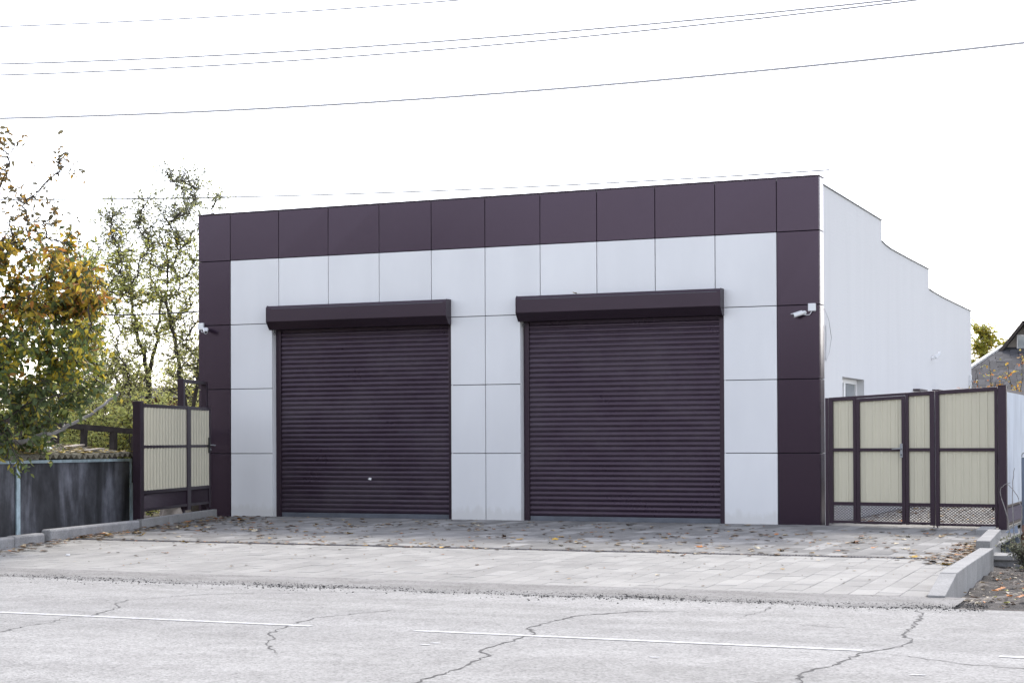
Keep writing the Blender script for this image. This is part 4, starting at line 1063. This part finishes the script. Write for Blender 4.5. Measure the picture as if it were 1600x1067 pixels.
for tp in ((.7, -7.2, 4.4), (1.3, -7.1, 3.4), (1.0, -7.6, 2.5), (.3, -7.2, 3.6), (.5, -7.6, 1.9)):
    f = Vector(fork) if tp[2] > 2.2 else Vector(low)
    main += T.limb([f, f.lerp(Vector(tp), .5)+Vector((0, 0, .3)), tp], .06, .022, 6, jit=.03)[4:]
grow(T, [Vector(fork)]+main, LTIPS, .018, 17, .45, 12, .112, .8, palL, -.15)
grow(T, [Vector(fork)]+main, LTOP, .014, 9, .55, 5, .10, .3, palL, .45)
for i in range(11):
    a = T.rnd.uniform(1.6, 4.9); rad = T.rnd.uniform(1.0, 2.2); v = Vector((-1.5+rad*math.cos(a), -6.2+rad*math.sin(a)*.9, T.rnd.uniform(2.4, 5.4)))
    path = T.limb([fork, Vector(fork).lerp(v, .5)+Vector((0, 0, .3)), v], .05, .01, 5, jit=.03)
    T.twigs(path, .4, 16, .55, 8, .115, .6, palL, upb=.1)
# low leafy sprays hanging over the shed roof
for tp in ((1.62, -8.3, 1.45), (1.75, -8.25, 1.35), (1.3, -8.2, 1.6), (1.85, -8.35, 1.2), (1.68, -8.35, 1.22), (1.75, -8.5, 1.4)):
    path = T.limb([Vector(low)+Vector((.3, -.6, .4)), Vector((.6, -7.6, 2.0)), tp], .03, .006, 4, jit=.03); T.twigs(path, .6, 10, .32, 9, .11, 1.2, palL, upb=-.7)
# bare grey limb leaning over the roof
troot = T.done('autumn_tree', 'leafy tree with large green, yellow and orange leaves at left edge', 'tree', None)
D = Foliage(5); D.limb([(-1.6, -6.2, 1.1), (.0, -7.0, 1.35), (.96, -7.3, 1.42), (1.15, -7.0, 1.52), (1.3, -6.62, 1.62), (1.47, -6.22, 1.84), (1.63, -5.72, 2.17)], .05, .018, 7, jit=.012)
D.limb([(1.3, -6.62, 1.62), (1.2, -6.5, 1.75), (1.05, -6.45, 1.95)], .016, .008, 5, jit=.01)
bo = D.w.build('dead_branch', 'deadwood', smooth=True); tag(bo, 'bare grey dead branch leaning up over shed roof', 'branch')
# --- the thin small-leaved trees beside the garage
def palM(p, rn):
    if p.z > 5.6: return pick(rn, (4, (.17, .18, .10)), (2.5, (.27, .27, .10)), (1, (.08, .085, .06)))
    if p.z > 3.6: return pick(rn, (4.5, (.40, .41, .12)), (2.5, (.25, .27, .08)), (.6, (.50, .40, .06)), (.7, (.09, .095, .05)))
    return pick(rn, (4.5, (.44, .44, .17)), (2, (.32, .34, .11)), (.5, (.48, .42, .10)), (.8, (.10, .11, .05)))
def thin_tree(seed, name, label, trunk, r0, forks, tips, ntw, leaves, size, group, pal=palM, tl=.6):
    T = Foliage(seed)
    path = T.limb(trunk, r0, r0*.55, 8, jit=.02)
    fk = []
    for f in forks: fk += T.limb(f, r0*.5, r0*.2, 6, jit=.02)
    grow(T, path[len(path)//2:]+fk, tips, r0*.2, ntw, tl, leaves, size, .15, pal, .45, sub=3, start=.1, sag=.05, rmin=.011, rt=.008)
    return T.done(name, label, 'tree', None, group)
GRP = 'thin trees between shed and garage'
thin_tree(31, 'slender_tree', 'dark forked slender tree nearest to left corner of garage', [(-2.9, 3.25, -.2), (-2.95, 3.21, 1.29), (-3.02, 3.17, 1.76), (-3.18, 3.1, 2.47)], .11,
          [[(-3.18, 3.1, 2.47), (-3.23, 3.07, 3.18), (-3.42, 2.97, 4.26), (-3.6, 3.2, 5.4)], [(-3.02, 3.17, 1.8), (-2.8, 3.2, 2.9), (-2.71, 3.28, 3.98), (-2.64, 3.3, 5.06)]],
          TIPS0, 23, 13, .064, GRP)
thin_tree(32, 'slender_tree', 'slender pale leaved tree in the middle between shed and garage', [(-5.0, 4.5, -.2), (-4.99, 4.51, 1.43), (-4.98, 4.5, 2.85)], .12,
          [[(-4.98, 4.5, 2.85), (-5.2, 4.4, 3.85), (-5.32, 4.34, 4.6), (-5.4, 4.4, 5.4)], [(-4.98, 4.5, 2.85), (-4.6, 4.3, 3.7), (-4.45, 4.2, 4.6)]],
          TIPS1, 26, 13, .066, GRP)
thin_tree(33, 'slender_tree', 'slender sparse tree farthest left, behind the autumn tree', [(-7.3, 4.6, -.2), (-7.25, 4.6, 1.5), (-7.2, 4.6, 3.0)], .11,
          [[(-7.2, 4.6, 3.0), (-7.0, 4.5, 4.2), (-6.9, 4.5, 5.2)], [(-7.2, 4.6, 3.0), (-7.6, 4.6, 4.1), (-7.8, 4.6, 5.0)]],
          TIPS2+[(-6.8, 4.3, 5.6), (-7.3, 4.4, 5.4), (-7.9, 4.6, 5.3), (-8.2, 4.5, 4.7), (-6.6, 4.2, 4.8), (-7.4, 4.0, 4.4), (-6.7, 4.0, 3.7), (-8.2, 4.3, 4.0), (-7.3, 3.9, 3.2), (-7.8, 4.2, 3.3), (-7.0, 4.3, 5.0)], 25, 13, .068, GRP)
# --- pale shrubs under the trees
def palS(p, rn): return pick(rn, (4, (.36, .37, .13)), (2, (.26, .28, .08)), (1, (.42, .37, .09)), (1.2, (.10, .11, .04)))
for i, (x, y, h, lab) in enumerate(((-3.3, -.3, 2.5, 'pale yellow green bush behind timber frame, nearest the shed'), (-3.3, 1.0, 2.7, 'pale yellow green bush behind timber frame, in the middle'), (-2.6, .7, 2.45, 'pale yellow green bush just left of the left gate'), (-6.0, 1.9, 2.6, 'pale bush far left behind the shed roof'), (-5.0, 5.9, 2.9, 'dense bush behind the slender tree trunks'), (-3.6, 5.6, 2.6, 'dense bush behind garage corner left of tall frame'), (-8.2, 3.5, 2.7, 'bush far left behind the autumn tree'), (-6.3, 3.3, 3.2, 'tall bush behind the middle slender trunk, left'), (-8.6, 5.2, 3.4, 'tall bush behind the autumn tree, nearest picture edge'), (-7.3, 6.7, 3.6, 'tall bush between the slender trunks'), (-7.0, 1.6, 2.7, 'bush low behind the left part of shed roof'), (-6.6, 8.6, 3.4, 'tall bush in front of red brick wall'), (-10.0, 8.4, 3.8, 'tallest bush at far left background'))):
    T = Foliage(60+i); b = Vector((x, y, -.2))
    for k in range(15):
        a = T.rnd.uniform(0, 6.28); rd = T.rnd.uniform(.2, 1.15)
        v = b+Vector((rd*math.cos(a), rd*math.sin(a), h*T.rnd.uniform(.5, 1.0)))
        pa = T.limb([b+Vector((T.rnd.gauss(0, .08), T.rnd.gauss(0, .08), 0)), b.lerp(v, .5)+Vector((0, 0, .25)), v], .022, .006, 5, jit=.03)
        T.twigs(pa, .15, 34, .5, 11, .08, .2, palS, upb=.2, r=.005)
    T.done('bush', lab, 'bush', None, 'bushes behind the shed')
# --- right side: yellow green tree behind the wall and orange leaved shrub before the grey roof
def palR(p, rn): return pick(rn, (4, (.30, .28, .045)), (2, (.20, .21, .04)), (1, (.34, .24, .04)))
thin_tree(41, 'yellow_tree', 'yellow green tree behind far end of white side wall', [(9.4, 34.4, -.2), (9.4, 34.45, 2.4), (9.38, 34.45, 3.1)], .12,
          [[(9.38, 34.45, 3.1), (9.2, 34.4, 3.8), (9.1, 34.3, 4.4)], [(9.38, 34.45, 3.1), (9.6, 34.5, 3.9), (9.7, 34.6, 4.3)]],
          [(9.31, 34.43, 4.7), (9.01, 34.3, 5.0), (9.6, 34.57, 4.6), (9.3, 34.47, 5.0), (9.83, 34.65, 4.4), (9.0, 34.31, 4.22), (9.2, 34.4, 3.8), (8.8, 34.3, 4.6), (9.1, 34.3, 5.3), (8.7, 34.3, 4.0), (9.5, 34.4, 4.2), (8.9, 34.3, 3.6), (9.2, 34.4, 4.5)], 26, 18, .11, None, palR, .5)
def palO(p, rn): return pick(rn, (3, (.36, .20, .035)), (2, (.34, .26, .06)), (2, (.36, .13, .05)), (2, (.18, .17, .05)))
T = Foliage(45)
for k, tp in enumerate(((12.67, 6.55, 2.75), (12.9, 6.67, 2.95), (13.24, 6.79, 2.85), (13.5, 6.9, 2.95), (13.0, 6.7, 2.5), (13.4, 6.8, 2.45), (12.6, 6.5, 2.35), (13.7, 6.9, 2.6))):
    b = Vector((13.1+(tp[0]-13.1)*.3, 6.7, .0)); pa = T.limb([b, b.lerp(Vector(tp), .5)+Vector((.05, 0, .1)), tp], .016, .004, 5, jit=.02)
    T.twigs(pa, .5, 13, .34, 5, .07, .3, palO, upb=.4, r=.004)
T.done('orange_shrub', 'thin shrub with orange and yellow leaves before grey roofed house', 'shrub', None)

# ================================================================== RIGHT FOREGROUND BITS
pl = thing('steel_pole', (14.255, .17, -.25), 'blue grey steel pole with ring top at right edge', 'pole')
MB().tube([(0, 0, 0), (0, 0, 1.38)], .042, 12).build('tube', 'board_blue', pl, smooth=False)
MB().tube([(.02*0+.035*math.cos(a), 0, 1.40+.05*math.sin(a)) for a in np.linspace(-.3, math.pi+.3, 12)], .008, 6).build('ring', 'grey_metal', pl)
sb = thing('concrete_slab', (14.62, -4.65, -.08), 'cracked pale concrete slab lying on soil right of the kerb', 'slab', rz=.12)
for (a, b, dx) in ((-.26, .02, 0), (.03, .34, .01)): MB().box(a, b, -.32+dx, .30+dx, -.035, .025).build('slab_piece', 'kerb', sb, bevel=.008)
MB().box(-.22, .30, -.26, .26, -.14, -.036).build('support_block', 'kerb_old', sb)
bo = thing('blue_board', (14.2, -1.35, -.25), 'blue grey board leaning against thick gate post', 'board')
MB().hexa([(-.11, 0, 0), (.17, 0, 0), (.17, .02, 0), (-.11, .02, 0), (-.11, .14, .26), (.10, .14, .40), (.10, .16, .40), (-.11, .16, .26)]).build('plate', 'board_blue', bo, bevel=.003)
tag(MB().hexa([(14.34, -1.0, -.25), (14.44, -1.0, -.25), (14.44, -.97, -.25), (14.34, -.97, -.25), (14.33, -.9, .12), (14.43, -.9, .20), (14.43, -.88, .20), (14.33, -.88, .12)]).build('rusty_sheet', flat('rusty_iron', (.13, .065, .04)), bevel=.002), 'small rusty iron sheet beside thick gate post', 'sheet')
# dry stems
for i, (pts, lab) in enumerate((([(14.37, -2.3, -.2), (14.30, -2.25, .25), (14.19, -2.2, .62), (14.22, -2.2, .74), (14.32, -2.2, .80)], 'long pale dry stem bending in front of thick gate post'), ([(14.42, -2.1, -.2), (14.47, -2.1, .3), (14.40, -2.1, .62), (14.26, -2.1, .78)], 'dry stem arching right of thick gate post'), ([(14.36, -2.0, -.2), (14.33, -2.0, .6), (14.36, -2.0, 1.0)], 'upright dry stem behind the bending stems'))):
    D = Foliage(80+i); D.limb(pts, .009, .004, 6, jit=.006); tag(D.w.build('dry_stem', 'deadwood', smooth=True), lab, 'stem', 'dry stems by the post')
def palG(p, rn): return pick(rn, (3, (.10, .11, .075)), (2, (.15, .15, .10)), (1, (.06, .065, .04)))
T = Foliage(90); b = Vector((14.98, -5.9, -.22))
for k in range(34):
    a = T.rnd.uniform(0, 6.28); rd = T.rnd.uniform(.05, .36); v = b+Vector((rd*math.cos(a), rd*math.sin(a), T.rnd.uniform(.22, .5)))
    pa = T.limb([b, b.lerp(v, .5)+Vector((0, 0, .06)), v], .006, .002, 4, jit=.012); T.twigs(pa, .2, 12, .12, 5, .035, 0, palG, upb=.4, r=.002)
T.done('grey_shrub', 'low grey green shrub on soil at right edge', 'shrub', None)

# ================================================================== FALLEN LEAVES
def litter_leaf(m, x, y, z, s, c, rn, flatn=.35):
    a = rn.uniform(0, 6.28); ca, sa = math.cos(a), math.sin(a); n = 7; i = len(m.v)
    curl = rn.uniform(.1, flatn); wd = rn.uniform(.35, .6)
    pr = [(-.5, 0), (-.2, .75*wd), (.2, .8*wd), (.55, 0), (.2, -.8*wd), (-.2, -.75*wd)]
    lift = rn.uniform(.0, .25)*s
    m.v.append((x, y, z+.004+lift*.2))
    for (u_, v_) in pr:
        px, py = u_*s, v_*s
        m.v.append((x+px*ca-py*sa, y+px*sa+py*ca, z+.006+abs(v_)*s*curl+max(0, u_)*lift*rn.uniform(.5, 1.5)))
    for k in range(6): m.f.append((i, i+1+k, i+1+(k+1) % 6)); m.col.append(c)
rn = random.Random(99)
DRY = [(4, (.085, .054, .032)), (3, (.15, .11, .068)), (2.2, (.035, .026, .018)), (1.2, (.25, .21, .145)), (.9, (.25, .15, .028)), (.9, (.22, .085, .024))]
def drycol(): return pick(rn, *DRY)
m = MB()
def put(x, y, s, dz=0): litter_leaf(m, x, y, padz(y)+dz, s, drycol(), rn)
for _ in range(1250):           # forecourt, clustered
    y = -rn.uniform(.2, 6.7); x = rn.uniform(kx(max(y, -6.7))+.05, 14.2)
    dens = .35+.65*(.5+.5*math.sin(x*1.3+y*2.1))*(.5+.5*math.sin(x*.7-y*1.1+2))
    if y > -1.2: dens *= .45
    if rn.random() < dens:
        n = rn.choice((1, 1, 1, 2, 3))
        for k in range(n): put(x+rn.gauss(0, .08), y+rn.gauss(0, .08), rn.choice((.035, .05, .06, .08, .10)))
for _ in range(420):           # drifts along the left kerb
    t_ = rn.random(); y = -9.2+rn.random()**.8*8.6; x = kx(min(y, -.35))+.03+abs(rn.gauss(0, .28 if y < -4.5 else .6))
    put(x, y, rn.choice((.04, .06, .08, .10, .12)), rn.random()*.03)
for _ in range(260):           # drift against the right kerb and drain end
    y = -7.4+rn.random()*3.6; x = 14.33-abs(rn.gauss(0, .14 if y > -6 else .26))-(.12 if y > -5.5 else 0)
    put(x, y, rn.choice((.04, .05, .07, .09, .11)), rn.random()*.04)
for _ in range(160):           # along the drain
    put(rn.uniform(2, 14.3), -6.62+rn.gauss(0, .10), rn.choice((.04, .05, .07, .09)))
for _ in range(170):           # few on the pavement
    put(rn.uniform(2.2, 14.3), -6.8-abs(rn.gauss(0, 1.8))*.9 if rn.random() < .7 else rn.uniform(-10.4, -6.8), rn.choice((.02, .025, .03, .04, .06)))
for _ in range(500): put(rn.uniform(11.3, 13.9), rn.uniform(.5, 14), rn.choice((.05, .07, .09, .12)))
tag(m.build('leaf_litter', 'litter'), 'dry brown and tan leaf litter scattered over the forecourt', 'leaf litter', kind='stuff')
m = MB()
for _ in range(1500):          # shed roof
    s = rn.uniform(.0, SLn); o = rn.uniform(-.1, 2.3); q = sp_(s, o)
    if s > 4.2 and rn.random() < .5: continue
    litter_leaf(m, q[0], q[1], 1.24+.235*(max(0, o+.12)/2.4)+rn.random()*.02, rn.choice((.06, .08, .10, .12)), pick(rn, (3, (.19, .15, .09)), (2.4, (.34, .25, .04)), (2, (.30, .27, .19)), (2, (.09, .07, .04))), rn)
tag(m.build('roof_leaves', 'litter'), 'yellow and tan fallen leaves covering the shed roof', 'leaf litter', kind='stuff')
m = MB()
for _ in range(380):           # soil right
    x = 14.72+abs(rn.gauss(0, .7)); y = rn.uniform(-10.8, -4.5)
    litter_leaf(m, x, y, -.17+.02*rn.random(), rn.choice((.03, .04, .05, .07)), pick(rn, (5, (.06, .045, .035)), (2, (.30, .27, .21)), (1.2, (.30, .12, .035)), (.8, (.25, .25, .08)), (2, (.15, .12, .08))), rn, .8)
tag(m.build('soil_litter', 'litter'), 'dark and pale leaf litter on soil right of the kerb', 'leaf litter', kind='stuff')
# big single maple leaves
def maple(seed):
    r_ = random.Random(seed); m = MB(); pts = []
    lob = [(0, 1.0), (.35, .55), (.75, .95), (1.1, .5), (1.6, .8), (2.1, .35), (2.7, .35), (math.pi, .2)]
    full = lob + [(2*math.pi-a, r) for a, r in lob[-2:0:-1]]
    m.v.append((0, 0, .02))
    for a, r in full:
        r *= r_.uniform(.85, 1.1); m.v.append((r*math.cos(a), r*math.sin(a), .02+.22*r*r*r_.uniform(.3, 1.6)))
    n = len(full)
    for k in range(n): m.f.append((0, 1+k, 1+(k+1) % n))
    m.tube([(-.15, 0, .02), (-.6, .05, .08), (-1.0, .1, .02)], .03, 4)
    return m
shapes = [maple(i) for i in range(4)]
meshes = {}
def leafobj(x, y, s, ci, label, group, z=None):
    k = (rn.randrange(4), ci)
    if k not in meshes: meshes[k] = shapes[k[0]].mesh('fallen_leaf', LEAFCOL[ci])
    o = inst(meshes[k], 'fallen_leaf', None, (x, y, (padz(y) if z is None else z)+.004), (rn.gauss(0, .2), rn.gauss(0, .2), rn.uniform(0, 6.28)), (s, s, s))
    tag(o, label, 'leaf', group)
SP_ = [(4.82, -4.3, .085, 0, 'bright yellow leaf on forecourt before the left shutter'), (3.56, -6.82, .10, 0, 'bright yellow leaf by the drain near left kerb'), (4.28, -8.37, .06, 1, 'small red brown leaf alone on the left pavement'),
       (1.62, -5.24, .10, 0, 'yellow leaf standing in the drift along left kerb'), (10.76, -5.55, .085, 1, 'bright orange leaf before right end of the right shutter'), (10.97, -7.05, .07, 1, 'orange leaf lying on drain right of centre'), (13.72, -6.49, .085, 0, 'yellow orange leaf by drain in front of gate'),
       (14.0, -5.2, .13, 1, 'large orange leaf near the right kerb'), (14.2, -7.4, .10, 0, 'yellow leaf in drift at end of the drain'), (15.35, -9.9, .12, 1, 'big orange leaf on dark soil at right edge'), (8.33, -4.69, .085, 0, 'yellow leaf on forecourt before left end of right shutter'), (2.0, -5.7, .09, 0, 'yellow leaf lying just right of left kerb drift'),
       (14.15, -6.9, .09, 1, 'orange leaf at foot of the right kerb'), (15.05, -9.2, .07, 1, 'small red orange leaf on soil near right kerb end')]
for (x, y, s, ci, lab) in SP_: leafobj(x, y, s, ci, lab, None, z=-.12 if x > 14.6 else None)
for i in range(34):
    y = -rn.uniform(1.2, 6.5); x = rn.uniform(kx(y)+.4, 14.0)
    leafobj(x, y, rn.uniform(.06, .10), rn.choice((2, 2, 3, 4)), 'curled dry brown or tan leaf on the forecourt paving', 'dry leaves on the forecourt')
leafobj(6.95, -.12, .07, 0, 'yellow leaf lying on top of the right shutter housing', None, z=3.915)
MB_cap = MB().tube([(0, 0, 0), (0, 0, .018)], .028, 12); o = MB_cap.build('bottle_cap', 'pvc', loc=(3.2, -9.0, padz(-9.0)+.004)); tag(o, 'small white bottle cap on the left pavement', 'cap')

# unseen trees added behind the viewer, shaped to darken reflections in the glossy cladding
T = Foliage(120)
for i in range(13000):
    x = T.rnd.uniform(-45, 60); h = 6.6+max(0, min(3.5, (-x-4)*.25))+1.0*math.sin(x*.35)+.9*math.sin(x*.9+1)+.5*math.sin(x*2.3)
    p = Vector((x, -40+T.rnd.gauss(0, 1.2), T.rnd.random()**.8*h-.2)); T.addleaf(p, .75, .2, pick(T.rnd, (3, (.03, .035, .02)), (2, (.05, .045, .02)), (1, (.07, .05, .02))))
tag(T.leaf.build('added_treeline', 'leaf'), 'unseen dense trees added behind the viewer for the glossy cladding to mirror', 'added_treeline', kind='stuff')

# far wood closing the horizon behind the plots
T = Foliage(121)
for i in range(9000):
    x = T.rnd.uniform(-170, 150); h = 3.2+.8*math.sin(x*.11)+.6*math.sin(x*.37+1)
    T.addleaf(Vector((x, 108+T.rnd.gauss(0, 2.5), T.rnd.random()**.8*h-.3)), 1.3, .2, pick(T.rnd, (3, (.05, .055, .025)), (2, (.08, .07, .025)), (1, (.12, .08, .025))))
tag(T.leaf.build('far_wood', 'leaf'), 'low far wood along the horizon behind the plots', 'wood', kind='stuff')
